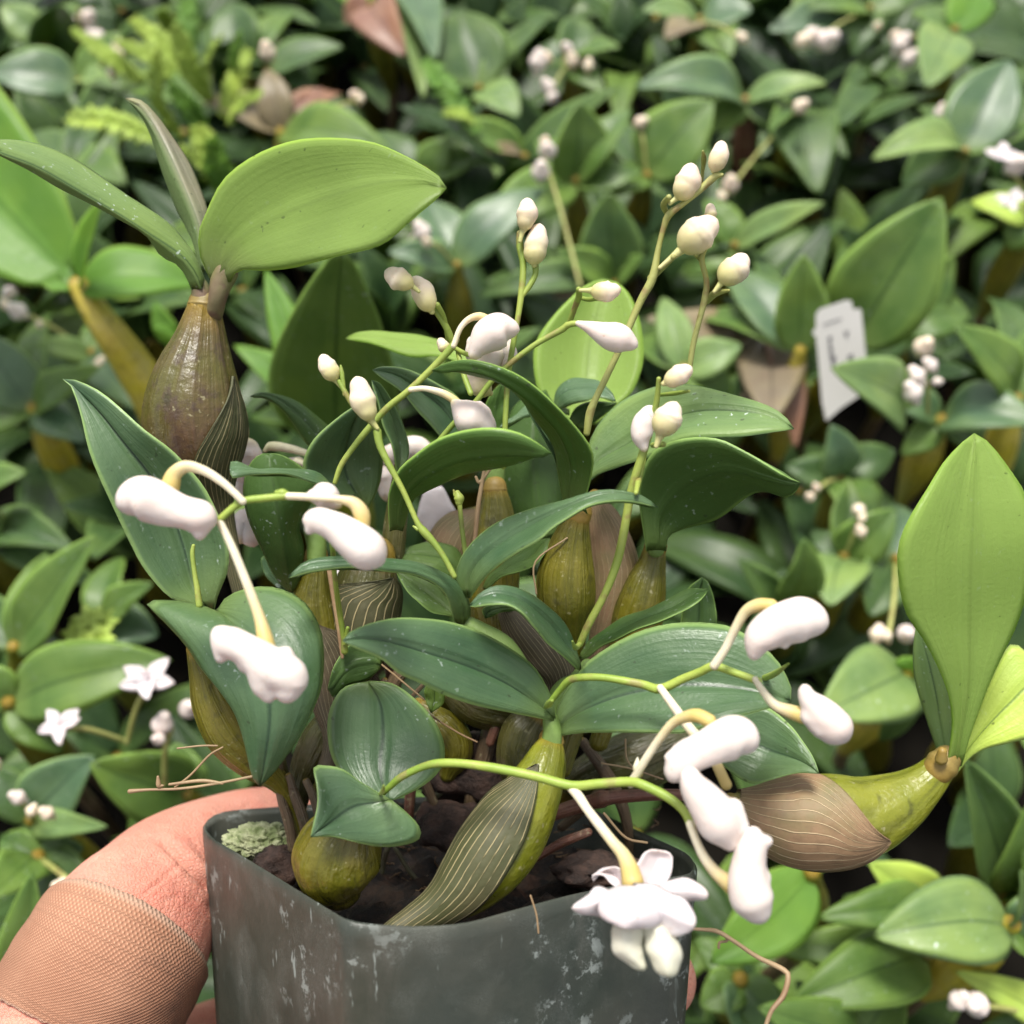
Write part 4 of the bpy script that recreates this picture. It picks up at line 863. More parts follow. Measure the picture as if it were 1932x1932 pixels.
wr = g.n('ShaderNodeTexVoronoi', feature='DISTANCE_TO_EDGE', i_Scale=1400.0); g.put(wr.inputs['Vector'], pos)
hh = g.math('ADD', g.math('MULTIPLY', g.ramp(wr.outputs[0], 0, .18), .3), g.math('MULTIPLY', g.noise(330, 4, g.pos((1, 1, 2.2)), .6), 1.2))
b = g.bsdf(Base_Color=c, Roughness=.52, Normal=g.bump(hh, .0004, .9))
b.inputs['Subsurface Weight'].default_value = .35; b.inputs['Subsurface Radius'].default_value = (.0035, .0014, .0009); b.inputs['Subsurface Scale'].default_value = .7
b.inputs['Specular IOR Level'].default_value = .3
skin = g.done(b)
hand = build('hand', hb.v, hb.f, skin, None)
tag(hand, 'hand with a cloth bandaged finger gripping the dark plastic pot from the left', 'hand')
md = hand.modifiers.new('Remesh', 'REMESH'); md.mode = 'VOXEL'; md.voxel_size = .0006; md.use_smooth_shade = True
md = hand.modifiers.new('Smooth', 'SMOOTH'); md.factor = .5; md.iterations = 6
dg = bpy.context.evaluated_depsgraph_get(); dg.update()
hm = bpy.data.meshes.new_from_object(hand.evaluated_get(dg)); hand.modifiers.clear(); old = hand.data; hand.data = hm; bpy.data.meshes.remove(old)
if not hm.materials: hm.materials.append(skin)
# creases at the finger joint: real grooves pressed into the surface
def project(p):
    l = p - CAM; d = l.dot(FW); return Vector((966 + l.dot(RT) / d * F, 966 - l.dot(UP) / d * F))
creases = [([(296, 1584), (318, 1597), (350, 1628), (395, 1674)], .0026, 7.0), ([(262, 1694), (300, 1664), (350, 1622)], .0004, 3.0), ([(225, 1650), (262, 1628), (300, 1612)], .0002, 3.0),
           ([(420, 1540), (450, 1530), (475, 1512)], .0003, 3.5), ([(300, 1700), (335, 1690), (372, 1700)], .0003, 3.0), ([(250, 1600), (275, 1622), (290, 1650)], .0002, 3.0), ([(-20, 1925), (60, 1918), (120, 1940)], .0005, 4.0)]
cl = [([q_ for q_ in resample([Vector(c_) for c_ in cc], 24)], dp, w_) for cc, dp, w_ in creases]
nrm = [v.normal.copy() for v in hm.vertices]; o_ = Vector(hand.location)
for v in hm.vertices:
    p = v.co + o_
    if (p - CAM).dot(FW) > .23: continue
    q_ = project(p)
    if not (-40 < q_.x < 520 and 1450 < q_.y < 1990): continue
    n_ = nrm[v.index]
    if n_.dot(CAM - p) < 0: continue
    dsp = 0
    for pts_, dp, w_ in cl:
        bi = min(range(24), key=lambda i: (pts_[i] - q_).length_squared); dd_ = (pts_[bi] - q_).length
        fade = min(1, (bi + 2) / 7, (26 - bi) / 7) if dp < .001 else min(1, (bi + 1) / 10)
        dsp += dp * fade * (math.exp(-(dd_ / w_) ** 2) - .22 * math.exp(-((dd_ - w_ * 2.6) / (w_ * 1.6)) ** 2))
    v.co -= n_ * dsp
for p_ in hm.polygons: p_.use_smooth = True
# bandage
g = NT('bandage_cloth'); uvv, x, y = g.uv(); pos = g.pos()
def wv(fr_u, fr_v, sx, sy, ph=0.0):
    return g.math('SINE', g.math('ADD', g.math('ADD', g.math('MULTIPLY', x, fr_u * 6.2832), g.math('MULTIPLY', y, fr_v * 6.2832)), ph))
w1 = wv(118, 20, 1, 1); w2 = wv(-8, 46, 1, 1)
ck = g.math('MULTIPLY', w1, w2)
th_ = g.ramp(ck, -.6, .8)
c = g.mix(g.ramp(g.noise(90, 3, pos), .35, .65), (.36, .165, .095), (.43, .215, .13))
c = g.mix(g.math('MULTIPLY', g.math('SUBTRACT', 1.0, th_), .5), c, (.17, .08, .048))
c = g.mix(g.math('MULTIPLY', g.ramp(ck, .55, .95), .55), c, (.62, .42, .28))
dirt = g.ramp(g.math('ADD', g.noise(120, 4, pos, .7), g.math('MULTIPLY', g.math('ABSOLUTE', g.math('SUBTRACT', x, .66)), -.9)), .40, .56)
c = g.mix(g.math('MULTIPLY', dirt, .5), c, (.14, .075, .055))
edge = g.math('SUBTRACT', 1.0, g.ramp(g.math('ABSOLUTE', g.math('MULTIPLY_ADD', y, -1.0, .5)), .47, .488))
c = g.mix(g.math('SUBTRACT', 1.0, g.math('MULTIPLY', g.math('SUBTRACT', 1.0, edge), .6)), (.50, .34, .25), c)
bandm = g.done(g.bsdf(Base_Color=c, Roughness=.85, Normal=g.bump(ck, .00012, .7)))
q = resample([Vector((*P(a, b_, d), r * .001)) for a, b_, r, d in index], 200, 3)
def near(u, v):
    best = min(range(200), key=lambda i: (project(Vector(q[i][:3])) - Vector((u, v))).length); return best
def project(p):
    l = p - CAM; d = l.dot(FW); return Vector((966 + l.dot(RT) / d * F, 966 - l.dot(UP) / d * F))
i0 = near(138, 1938); i1 = near(240, 1762)
V = []; UVs = []; Fc = []; NB = 96; rows = 40
for lay in (0, 1):
    for k in range(rows + 1):
        f = i0 + (i1 - i0) * k / rows; kk = int(f); qq = q[kk].lerp(q[kk + 1], f - kk)
        t = (Vector(q[kk + 4][:3]) - Vector(q[kk - 4][:3])).normalized(); p = Vector(qq[:3])
        c_ = (CAM - p).normalized(); e1 = (c_ - t * c_.dot(t)).normalized(); e2 = t.cross(e1)
        for j in range(NB + 1):
            a = -math.pi + 2 * math.pi * j / NB
            ed = min(k, rows - k)
            fray = .0004 * mnoise.noise(Vector((j * .9, k, 1))) if ed == 0 else 0
            r_ = qq[3] + (.0009 if lay == 0 else .0002) - (.0003 if ed == 0 and lay == 0 else 0) + .0003 * mnoise.noise(Vector((math.cos(a) * 2, math.sin(a) * 2, k * .12)))
            skew = -.0008 * math.cos(a - .25) * (1 if k > rows / 2 else -.9) * abs(k / rows - .5) * 2
            V.append(p + (e1 * math.cos(a) + e2 * math.sin(a)) * r_ + t * (fray + skew)); UVs.append((j / NB, k / rows))
W_ = NB + 1; o1 = (rows + 1) * W_
for k in range(rows):
    for j in range(NB):
        a = k * W_ + j; b_ = a + W_
        Fc.append((a, a + 1, b_ + 1, b_)); Fc.append((o1 + a, o1 + b_, o1 + b_ + 1, o1 + a + 1))
for k in (0, rows):
    for j in range(NB):
        a = k * W_ + j
        Fc.append((a, o1 + a, o1 + a + 1, a + 1) if k == 0 else (a, a + 1, o1 + a + 1, o1 + a))
build('bandage', V, Fc, bandm, hand, UVs)
# ------------------------------------------------------------------ the bed of orchids behind
ZG = -.115
def wprof(t, shape=0):
    # ovate, pointed tip, narrow base
    return max(0.0, (math.sin(math.pi * min(1, t ** .82)) ** .78) * (1.06 - .28 * t)) + .05 * (1 - t)
def leaf3(hub, tip, w, nrm, arch=.12, cup=.12, th=.0008, n=18, ns=8, sway=0.0, flip=False, seed=0, droop=0.0):
    hub = Vector(hub); tip = Vector(tip); ax = tip - hub; Ln = ax.length; d = ax.normalized()
    nn = (nrm - d * nrm.dot(d)).normalized(); sd = d.cross(nn)
    ctrl = [hub, hub + ax * .33 + nn * arch * Ln + sd * sway * Ln * .6, hub + ax * .68 + nn * arch * Ln * .85 + sd * sway * Ln * .5, tip - nn * 0]
    m = resample(ctrl, n); A = []; B = []
    for i, p in enumerate(m):
        t = i / (n - 1); hw = w * .5 * wprof(t)
        if i == n - 1: hw = 0
        tt = (m[min(n - 1, i + 1)] - m[max(0, i - 1)]).normalized(); s2 = tt.cross(nn).normalized(); n2 = s2.cross(tt)
        A.append(p - s2 * hw + n2 * cup * hw * 1.0); B.append(p + s2 * hw + n2 * cup * hw)
    V, Fc, UVs, SD = loft(A, m, B, th, ns, .35, False, .0012, seed)
    # side: keep 'top' on the side of nrm
    mid = len(V)
    return V, Fc, UVs, SD, (m, nn)
def bulb3(top, foot, r):
    top = Vector(top); foot = Vector(foot); q = [top.lerp(foot, t) for t in (0, .1, .3, .55, .8, 1)]
    return tube(q, [r * k for k in (.36, .5, .9, 1.0, .7, .35)], 16, (True, True), lambda v, th: 1 + .03 * math.sin(th * 8), n=14, view=False)
rb_ = random.Random(77)
def bud3(par, p, r, kind='white', ax=None):
    ax = ax or Vector((rb_.uniform(-.6, .6), rb_.uniform(-.4, .4), rb_.uniform(.3, 1))).normalized()
    g_ = tube([p + ax * r * .9, p, p - ax * r * 1.2], [r * .6, r, r * .35], 12, (True, True), None, n=8, view=False)
    return Bag().add(g_).build('flower_bud', M[kind], par)
def spike3(root, base, pts, r=.0008, mat='stemtan'):
    return Bag().add(tube([Vector(base)] + [Vector(p) for p in pts], [r] * (len(pts) + 1), 8, (True, True), None, view=False)).build('flower_spike', M[mat], root)
def upn(k=0.0): return (Vector((rb_.uniform(-.25, .25), -.28 + rb_.uniform(-.2, .2), 1.0))).normalized()
bed_grp = 'orchids growing in the bed behind'
def shoot(label, hub, hz, leaves, bulbr=.007, buds=(), bmat='bulb', lean=(0, 0), cat='orchid', blen=.06, neck=True):
    hp = onplane(hub[0], hub[1], hz)
    root = empty('orchid_plant', (hp.x, hp.y, ZG))
    tag(root, label, cat, bed_grp)
    for i, lf in enumerate(leaves):
        tu, tv, w, tz, typ = lf[:5]
        o = lf[5] if len(lf) > 5 else {}
        tp = onplane(tu, tv, tz); dm = (depth(tp) + depth(hp)) / 2; wr = w * dm / F * 1.2
        nm = o.get('n', upn())
        g_ = leaf3(hp, tp, wr, Vector(nm), o.get('arch', rb_.uniform(.06, .16)), o.get('cup', rb_.uniform(.05, .35)), sway=o.get('sway', rb_.uniform(-.05, .05)), seed=rb_.uniform(0, 50))
        Bag().add(g_[:4]).build('leaf', M[typ], root)
    if bulbr:
        ft = Vector((hp.x + lean[0] + rb_.uniform(-.01, .01), hp.y + lean[1] + rb_.uniform(-.01, .01), hp.z - blen))
        Bag().add(bulb3(hp + Vector((0, 0, .001)), ft, bulbr)).build('pseudobulb', M[bmat], root)
        Bag().add(tube([ft, Vector((hp.x + lean[0], hp.y + lean[1], ZG - .002))], [bulbr * .4, bulbr * .35], 8, view=False)).build('cane', M['cane'], root)
    for bs in buds:       # (list of (u,v,r_px,kind), z)
        lst, z = bs[0], bs[1]
        ps = [onplane(b[0], b[1], z) for b in lst]
        foot = onplane(*bs[2], z - .02) if len(bs) > 2 else hp
        cen_ = sum(ps, Vector()) / len(ps)
        sp = spike3(root, foot, [foot.lerp(cen_, .55) + Vector((0, 0, .002)), cen_ - Vector((0, 0, .002))], mat='stemtan')
        for b, p in zip(lst, ps):
            if b[3] == 'open':
                r = b[2] * depth(p) / F; fg_ = Bag()
                for k in range(5):
                    a = k * 1.2566 + rb_.uniform(-.3, .3); e = Vector((math.cos(a), math.sin(a) * .8, rb_.uniform(-.1, .6))).normalized()
                    fg_.add(leaf3(p, p + e * r, r * .62, Vector((0, -.5, 1)), .1, .2, th=.0005, n=10, ns=6, seed=k)[:4])
                fg_.build('open_flower', M['petal'], sp)
            else:
                bud3(sp, p, b[2] * depth(p) / F * .95, b[3])
    return root

S = shoot
S('tall bright green orchid with broad glossy leaves and a yellow bulb at the left edge', (150, 540), .085,
  [(-330, -90, 250, .13, 'bright', dict(arch=.03, cup=.45, n=(.1, -.7, .7))), (385, 535, 105, .082, 'bright', dict(arch=.12)), (75, 522, 60, .085, 'bright'), (190, 380, 70, .12, 'bright', dict(arch=.02))], 0)
ybp = onplane(150, 540, .085)
yr = [o for o in C.objects if o.name.startswith('orchid_plant')][-1]
yb = Bag().add(tube([ybp, onplane(195, 610, .075), onplane(245, 680, .06), onplane(300, 770, .04), onplane(350, 900, .0), onplane(380, 1000, -.06)], [.0036, .0052, .0066, .0078, .0085, .004], 28, view=False)).build('pseudobulb', M['bulby'], yr)
S('dark broad leaved orchid at the upper left edge with cream buds between its leaves', (152, 158), .0, [(-25, 140, 95, .01, 'blue'), (222, 172, 46, .01, 'pale'), (232, 60, 62, .02, 'mid'), (180, 240, 50, -.01, 'dark')], buds=[([(222, 88, 11, 'bud'), (226, 102, 9, 'bud'), (212, 138, 11, 'bud')], .02)])
S('pale leaved orchid in the top left corner', (78, 80), .0, [(0, 10, 62, .015, 'pale'), (150, 5, 45, .01, 'mid'), (20, 95, 40, .0, 'dark')])
S('dark orchid shoot at the top edge left of the reddish leaf', (470, 130), -.01, [(440, 5, 90, .01, 'dark'), (380, 60, 60, -.01, 'dark'), (560, 20, 60, 0, 'mid'), (515, 60, 60, -.01, 'tan')])
S('dark orchid with a wide leaf right of the fern, one cream bud at its tip', (505, 140), .0, [(650, 88, 78, .01, 'dark'), (600, 170, 50, -.01, 'dark'), (430, 150, 40, .0, 'dark')], buds=[([(505, 100, 17, 'bud')], .015)])
S('green shoot whose leaf turns pinkish brown above the large held leaf', (236, 150), .01, [(390, 205, 72, .015, 'mid', dict(arch=.05)), (150, 270, 60, -.01, 'dark')], bulbr=0)
S('pinkish brown leaved orchid with an orange heart behind the large held leaf', (530, 252), .01, [(378, 190, 72, .015, 'tan', dict(arch=.1)), (505, 130, 60, .03, 'tan'), (610, 165, 40, .02, 'red'), (742, 292, 92, .02, 'mid', dict(arch=.12)), (655, 180, 60, 0, 'red')], bmat='bulby', buds=[([(668, 180, 10, 'bud'), (680, 188, 8, 'bud')], .015)])
S('orchid with a folded reddish pink leaf at the top edge', (700, 10), .02, [(766, 108, 82, .02, 'red', dict(arch=.15, n=(-.3, -.4, .9))), (650, 45, 50, .01, 'red'), (640, -20, 60, .01, 'bright')])
S('grey green orchid shoot right of the reddish pink leaf', (750, -5), .0, [(822, 115, 80, .02, 'blue'), (800, 192, 62, 0, 'pale')])
S('large dark oval leaf orchid at the top beside the bright fern tip', (905, 170), .0, [(865, 20, 125, .02, 'dark', dict(arch=.05)), (985, 60, 40, .01, 'mid'), (980, 222, 72, 0, 'pale'), (1040, 30, 38, .01, 'dark')])
S('small orchid with three folded dark leaves below the bright fern tip', (990, 300), .0, [(850, 230, 60, .02, 'mid'), (790, 275, 60, 0, 'dark'), (905, 290, 30, .01, 'tan')])
S('orchid with tall folded leaves behind the pair of cream buds near the top centre', (1085, 345), .015, [(1095, 190, 110, .05, 'mid', dict(arch=.03)), (1192, 205, 70, .04, 'mid'), (1010, 260, 46, .02, 'mid'), (905, 455, 90, .01, 'mid', dict(arch=.12)), (1215, 325, 62, .02, 'mid')], buds=[([(1033, 285, 18, 'white'), (1020, 325, 19, 'white'), (1028, 268, 11, 'bud')], .04, (1095, 540))])
S('grey green orchid with spreading leaves just right of the large held leaf tip', (862, 505), .01, [(1030, 355, 88, .03, 'blue', dict(arch=.12)), (730, 475, 58, .02, 'blue'), (800, 375, 90, .02, 'blue'), (760, 545, 50, 0, 'mid')], buds=[([(797, 438, 18, 'white'), (806, 458, 10, 'bud')], .03)])
S('orchid with a bright oval leaf at the upper right centre below the rounded leaf', (1220, 335), .01, [(1346, 188, 125, .04, 'mid', dict(arch=.07)), (1140, 375, 60, .01, 'mid'), (1300, 395, 60, .0, 'dark'), (1120, 240, 60, .0, 'dark')], buds=[([(1208, 232, 13, 'bud')], .03)])
S('orchid with an arched round leaf and a narrow light leaf, top right of centre', (1405, 192), .015, [(1195, 165, 82, .03, 'blue', dict(arch=.2)), (1562, 158, 52, .03, 'pale', dict(arch=.12)), (1320, 255, 60, .01, 'mid'), (1500, 250, 70, 0, 'dark')], bmat='rhizome')
S('dark drooping leaved orchid near the top right of the tall flower spike', (1500, 215), .0, [(1545, 370, 110, 0, 'dark'), (1430, 300, 70, 0, 'dark'), (1600, 300, 50, 0, 'dark'), (1450, 250, 40, .02, 'mid')], buds=[([(1510, 202, 15, 'bud')], .03), ([(1378, 350, 17, 'bud'), (1362, 372, 10, 'bud')], .02)])
S('orchid with a heart shaped pale blue green leaf hanging near the top right corner', (1800, 60), .03, [(1748, 168, 98, .03, 'pale', dict(arch=.08, cup=.1)), (1845, -30, 80, .03, 'bright'), (1720, 20, 60, .02, 'mid')], buds=[([(1700, 85, 18, 'white'), (1715, 112, 16, 'white'), (1690, 70, 13, 'bud'), (1655, 50, 8, 'bud')], .02)])
S('right edge orchid with a large upright leaf and a pale leaf pointing left', (1818, 290), .025, [(1905, 112, 118, .05, 'blue', dict(arch=.04)), (1642, 302, 74, .03, 'pale', dict(arch=.2)), (1700, 350, 84, .01, 'dark'), (1960, 240, 60, .03, 'mid'), (1730, 200, 50, .02, 'dark')], buds=[([(1775, 214, 14, 'white')], .03)])
S('orchid at the right edge carrying white open flowers', (1945, 420), .02, [(1830, 380, 60, .02, 'yellow'), (1900, 470, 60, .01, 'mid'), (1990, 330, 60, .02, 'mid')], buds=[([(1890, 300, 38, 'open'), (1915, 312, 22, 'white')], .05), ([(1905, 380, 30, 'open')], .04)])
S('orchid with a narrow light leaf pointing right beside the single cream bud spike', (1385, 468), .01, [(1557, 382, 52, .04, 'pale', dict(arch=.06)), (1330, 375, 60, .02, 'mid'), (1290, 520, 60, .0, 'mid'), (1420, 520, 50, 0, 'dark')])
S('orchid with a big folded leaf rising behind the white plant tag', (1610, 650), .015, [(1778, 372, 165, .07, 'mid', dict(arch=.06, cup=.4)), (1565, 590, 50, .02, 'mid'), (1500, 720, 60, 0, 'dark')])
S('orchid with an upright pointed leaf just left of the white plant tag', (1508, 665), .015, [(1516, 478, 88, .05, 'mid', dict(arch=.02)), (1368, 505, 92, .02, 'blue'), (1300, 600, 72, 0, 'mid'), (1420, 470, 40, 0, 'dark')], bmat='bulby')
S('brown pink withering orchid leaves below the tall flower spike, left of the white plant tag', (1452, 640), .0, [(1455, 800, 110, .01, 'tan', dict(arch=.05, n=(-.2, -.9, .4))), (1400, 770, 60, .0, 'tan'), (1500, 850, 60, -.01, 'red'), (1215, 600, 78, .01, 'tan', dict(arch=.05))])
S('large leaved orchid at the right edge below the white budded cluster', (1775, 795), .01, [(1960, 800, 105, .03, 'blue', dict(arch=.18)), (1640, 725, 62, .02, 'blue'), (1700, 860, 50, 0, 'mid'), (1860, 850, 60, 0, 'dark')], bmat='bulby', buds=[([(1742, 655, 20, 'bud'), (1755, 690, 15, 'white'), (1730, 710, 17, 'white'), (1722, 742, 20, 'white'), (1768, 720, 9, 'white')], .05, (1750, 780))])
S('orchid with a tall leaf at the right edge above the white budded cluster', (1915, 755), .02, [(1798, 612, 92, .05, 'mid'), (1940, 620, 60, .03, 'mid'), (1860, 560, 60, .01, 'dark')], bmat='bulby')
S('dark leaved orchid with olive bulbs right of the white plant tag', (1690, 615), .0, [(1830, 590, 90, 0, 'mid'), (1800, 480, 90, .02, 'mid', dict(n=(.6, -.4, .6))), (1640, 700, 60, -.01, 'dark')], bulbr=.009, blen=.05)
S('dark orchid shoot under the white plant tag', (1580, 905), -.005, [(1568, 800, 75, .02, 'blue'), (1480, 880, 60, 0, 'dark'), (1690, 850, 70, 0, 'dark'), (1640, 1010, 90, .0, 'mid')], buds=[([(1528, 938, 10, 'bud'), (1540, 920, 9, 'bud')], .02)])
S('orchid with a small pale heart shaped leaf pointing down, right of the held plant', (1592, 1052), .0, [(1566, 1145, 108, .01, 'pale', dict(arch=.1, cup=.15)), (1690, 960, 80, .02, 'mid'), (1600, 900, 60, .01, 'mid'), (1530, 1000, 50, .0, 'dark')], buds=[([(1620, 962, 13, 'bud'), (1626, 978, 9, 'bud'), (1624, 1003, 12, 'bud')], .02)])
S('orchid with dark upright pointed leaves right of the overhanging held leaf', (1475, 1140), .0, [(1518, 1015, 85, .03, 'mid'), (1392, 1052, 50, .02, 'dark'), (1420, 1130, 60, .0, 'dark'), (1500, 1120, 40, 0, 'dark')])
S('dark orchid whose broad leaf hangs toward the white buds on the right', (1690, 1060), .0, [(1640, 1165, 95, .0, 'dark'), (1590, 1110, 60, -.01, 'dark'), (1690, 950, 90, .0, 'blue'), (1790, 1120, 100, .0, 'mid')], buds=[([(1655, 1198, 16, 'bud'), (1672, 1200, 12, 'bud'), (1710, 1196, 19, 'white')], .02)])
S('orchid with a rounded bright leaf behind the right hand white buds', (1712, 1268), .02, [(1542, 1352, 135, .03, 'pale', dict(arch=.1, cup=.15)), (1740, 1240, 60, .03, 'bright'), (1660, 1400, 60, 0, 'dark')], bmat='bulby')
S('orchid with dark upright leaves at the right edge below the brown sheathed bulb', (1890, 1690), .02, [(1820, 1430, 115, .07, 'dark', dict(arch=.04)), (1950, 1500, 90, .06, 'mid'), (1930, 1600, 50, .05, 'mid')])
S('bottom right orchid with a broad glossy bluish leaf pointing left', (1905, 1745), .035, [(1646, 1768, 135, .04, 'pale', dict(arch=.12, cup=.2)), (1960, 1800, 70, .03, 'mid'), (1925, 1640, 50, .06, 'pale'), (1990, 1700, 70, .04, 'blue')], bmat='bulby')
S('orchid with two yellowish green pointed leaves at the lower right', (1775, 1705), .02, [(1540, 1732, 80, .03, 'mid'), (1638, 1628, 85, .035, 'yellow'), (1700, 1640, 40, .03, 'yellow')])
S('orchid with a long bright green leaf just below the brown sheathed bulb', (1530, 1650), .035, [(1338, 1818, 118, .035, 'bright', dict(arch=.06, cup=.1)), (1560, 1560, 60, .03, 'mid')])
S('dark leaved orchid at the bottom centre right with overlapping leaves', (1745, 1800), .01, [(1490, 1895, 120, .02, 'mid', dict(arch=.15)), (1440, 1790, 75, .01, 'mid'), (1590, 1690, 90, .0, 'dark')])
S('orchid at the bottom edge right of the dangling root', (1625, 1960), .01, [(1428, 1900, 95, .03, 'mid', dict(arch=.12)), (1500, 1850, 60, 0, 'dark'), (1700, 1850, 90, 0, 'mid')])
S('orchid with a yellowish leaf in the bottom right corner and two white buds', (1975, 1925), .0, [(1800, 1832, 65, .02, 'yellow'), (1830, 1950, 60, .0, 'dark'), (1990, 1830, 60, .01, 'mid')], buds=[([(1808, 1888, 20, 'white'), (1843, 1895, 25, 'white')], .03)])
S('orchid shoot between the pot and the bottom edge on the right', (1395, 1850), .0, [(1310, 1770, 60, .0, 'mid'), (1400, 1960, 80, 0, 'blue'), (1320, 1900, 70, 0, 'mid'), (1500, 1960, 80, 0, 'dark')])
S('leafy orchid at the left edge level with the swollen held bulb', (65, 772), .01, [(-35, 628, 100, .03, 'blue', dict(arch=.08)), (192, 690, 62, .03, 'mid'), (165, 835, 66, .01, 'blue'), (-30, 800, 80, 0, 'mid'), (105, 590, 50, 0, 'mid')], bmat='bulby')
S('orchid with pale folded leaves and a pink bud left of the brown held bulb', (175, 670), .005, [(60, 650, 50, .02, 'pale'), (275, 780, 92, .02, 'blue'), (220, 600, 60, .0, 'mid')], buds=[([(190, 688, 13, 'bud')], .02), ([(18, 552, 14, 'white'), (35, 588, 18, 'white'), (10, 575, 10, 'bud'), (75, 612, 8, 'bud')], .03)])
S('orchid leaf tip poking in at the left edge beside the long held leaf', (-50, 930), .02, [(52, 890, 62, .03, 'mid'), (-20, 1060, 80, .0, 'dark'), (-90, 850, 60, .02, 'mid')])
S('orchid with a broad upright leaf at the left edge level with the hanging held leaf', (30, 1225), .02, [(182, 1008, 108, .06, 'mid', dict(arch=.04)), (90, 1040, 58, .03, 'mid'), (-40, 1120, 70, .02, 'dark')], bmat='bulbg')
S('dark low orchid with an arched leaf left of the long held leaf', (-15, 1010), .0, [(140, 1035, 75, .01, 'dark', dict(arch=.15)), (80, 960, 50, 0, 'dark'), (200, 1110, 60, -.01, 'dark')])
S('orchid with a leaf arched beside the pink white flower bud on the left', (195, 1180), .0, [(290, 1100, 62, .02, 'mid'), (300, 1200, 80, .0, 'blue'), (230, 1050, 70, 0, 'mid')])
S('orchid with a long leaf at the left edge beneath the star shaped white flower', (20, 1330), .02, [(325, 1245, 122, .03, 'mid', dict(arch=.12)), (-60, 1250, 90, .03, 'mid'), (120, 1420, 60, .01, 'mid')], buds=[([(282, 1285, 56, 'open')], .06, (240, 1400)), ([(115, 1368, 44, 'open')], .05, (240, 1400)), ([(306, 1368, 22, 'white'), (300, 1395, 13, 'white'), (355, 1338, 20, 'white')], .05, (310, 1480))])
S('bluish leaved orchid low on the left with a brown tinged stem across it', (65, 1550), .0, [(180, 1425, 110, .02, 'blue'), (-20, 1440, 70, .01, 'dark'), (60, 1640, 70, 0, 'dark'), (205, 1560, 50, .02, 'pale')], buds=[([(-15, 1445, 18, 'bud'), (90, 1535, 14, 'bud'), (60, 1530, 12, 'bud'), (35, 1505, 15, 'white')], .03)])
S('orchid with a green leaf flushed orange at its base just above the hand', (355, 1500), .01, [(168, 1440, 122, .04, 'mid', dict(arch=.1)), (300, 1560, 60, 0, 'tan'), (240, 1590, 90, .0, 'mid'), (330, 1400, 80, .02, 'mid')])
S('orchid with a narrow pale leaf crossing the foot of the white plant tag', (1705, 775), .03, [(1566, 694, 115, .07, 'pale', dict(arch=.12, n=(.1, -.5, .85))), (1700, 690, 50, .04, 'mid')], 0)
S('pale green orchid leaf standing at the lower left corner beside the bandage', (40, 1950), .02, [(62, 1642, 110, .06, 'mid', dict(arch=.03)), (-50, 1750, 80, .03, 'mid'), (100, 1850, 50, .0, 'dark')])
S('dark leaved orchid at the left edge above the bandage', (75, 1620), .0, [(180, 1720, 90, .0, 'dark'), (-20, 1700, 90, .02, 'mid'), (160, 1600, 60, .0, 'dark'), (0, 1580, 60, .0, 'mid')], buds=[([(118, 1672, 17, 'bud'), (150, 1655, 12, 'bud')], .03)])
S('tall orchid with a very broad dark green leaf standing between the two held shoots', (640, 850), .06, [(645, 462, 215, .15, 'mid', dict(arch=.03, cup=.12, n=(.05, -.95, .45))), (500, 505, 75, .10, 'bright', dict(n=(.4, -.9, .3)))], bmat='bulbg')
S('bright green narrow leaf orchid running behind the slender bud spike', (660, 800), .03, [(440, 650, 70, .05, 'bright', dict(arch=.05)), (470, 790, 60, .02, 'mid'), (560, 640, 80, .03, 'mid')])
S('small orchid with two pointed bright leaves left of the brown held bulb', (335, 650), .035, [(292, 568, 40, .05, 'bright'), (288, 618, 30, .05, 'bright')], bulbr=0)
S('dark oval leaved orchid behind the tall thin bud spike', (1160, 540), .0, [(1150, 360, 105, .04, 'dark', dict(arch=.05)), (1050, 470, 60, .02, 'mid'), (1215, 480, 50, .02, 'mid'), (1040, 560, 60, .0, 'tan'), (900, 560, 60, 0, 'dark')])
S('mid green orchid filling the gap beside the tall right hand bud spike', (1290, 700), .01, [(1400, 650, 70, .02, 'pale'), (1250, 560, 60, .02, 'pale'), (1380, 760, 70, .0, 'mid'), (1190, 640, 60, .0, 'mid')])
S('orchid in the top middle with thin grey stems and a white bud', (1075, 120), .0, [(1170, 90, 60, .02, 'mid'), (1140, 175, 50, 0, 'mid'), (1000, 100, 70, 0, 'dark'), (1090, 30, 60, .01, 'dark')], buds=[([(1015, 118, 18, 'white'), (1030, 108, 12, 'bud'), (1080, 115, 13, 'bud'), (1110, 125, 11, 'bud'), (1070, 92, 12, 'white')], .03), ([(1035, 165, 15, 'white'), (1042, 185, 12, 'white')], .02)])
S('orchid at the top edge right of centre with a brown tinged leaf tip', (1320, 40), .01, [(1255, 75, 60, .02, 'tan'), (1420, 20, 90, .02, 'blue'), (1210, 20, 50, .02, 'pale'), (1380, 110, 80, .01, 'mid')], buds=[([(1400, 72, 11, 'bud')], .03)])
S('orchid at the top edge with a light green leaf above the cream flower cluster', (1640, 20), .01, [(1520, 15, 80, .02, 'mid', dict(arch=.15)), (1445, 60, 80, .01, 'blue'), (1740, -30, 60, .02, 'mid'), (1610, 110, 60, .0, 'dark')], buds=[([(1515, 78, 16, 'bud'), (1535, 72, 20, 'white'), (1560, 78, 22, 'white')], .03)])
S('dark orchid shoot with long leaves in the shade below the cream flower cluster', (1640, 150), -.01, [(1560, 260, 60, 0, 'dark'), (1650, 60, 50, 0, 'dark'), (1700, 170, 55, .0, 'mid'), (1590, 160, 40, 0, 'dark')])
S('orchid with small leaves left of the bright yellow fern leaf', (130, 320), .0, [(60, 250, 70, .0, 'dark'), (200, 210, 50, .0, 'dark'), (240, 350, 80, .01, 'mid', dict(arch=.12)), (100, 400, 50, 0, 'mid')])
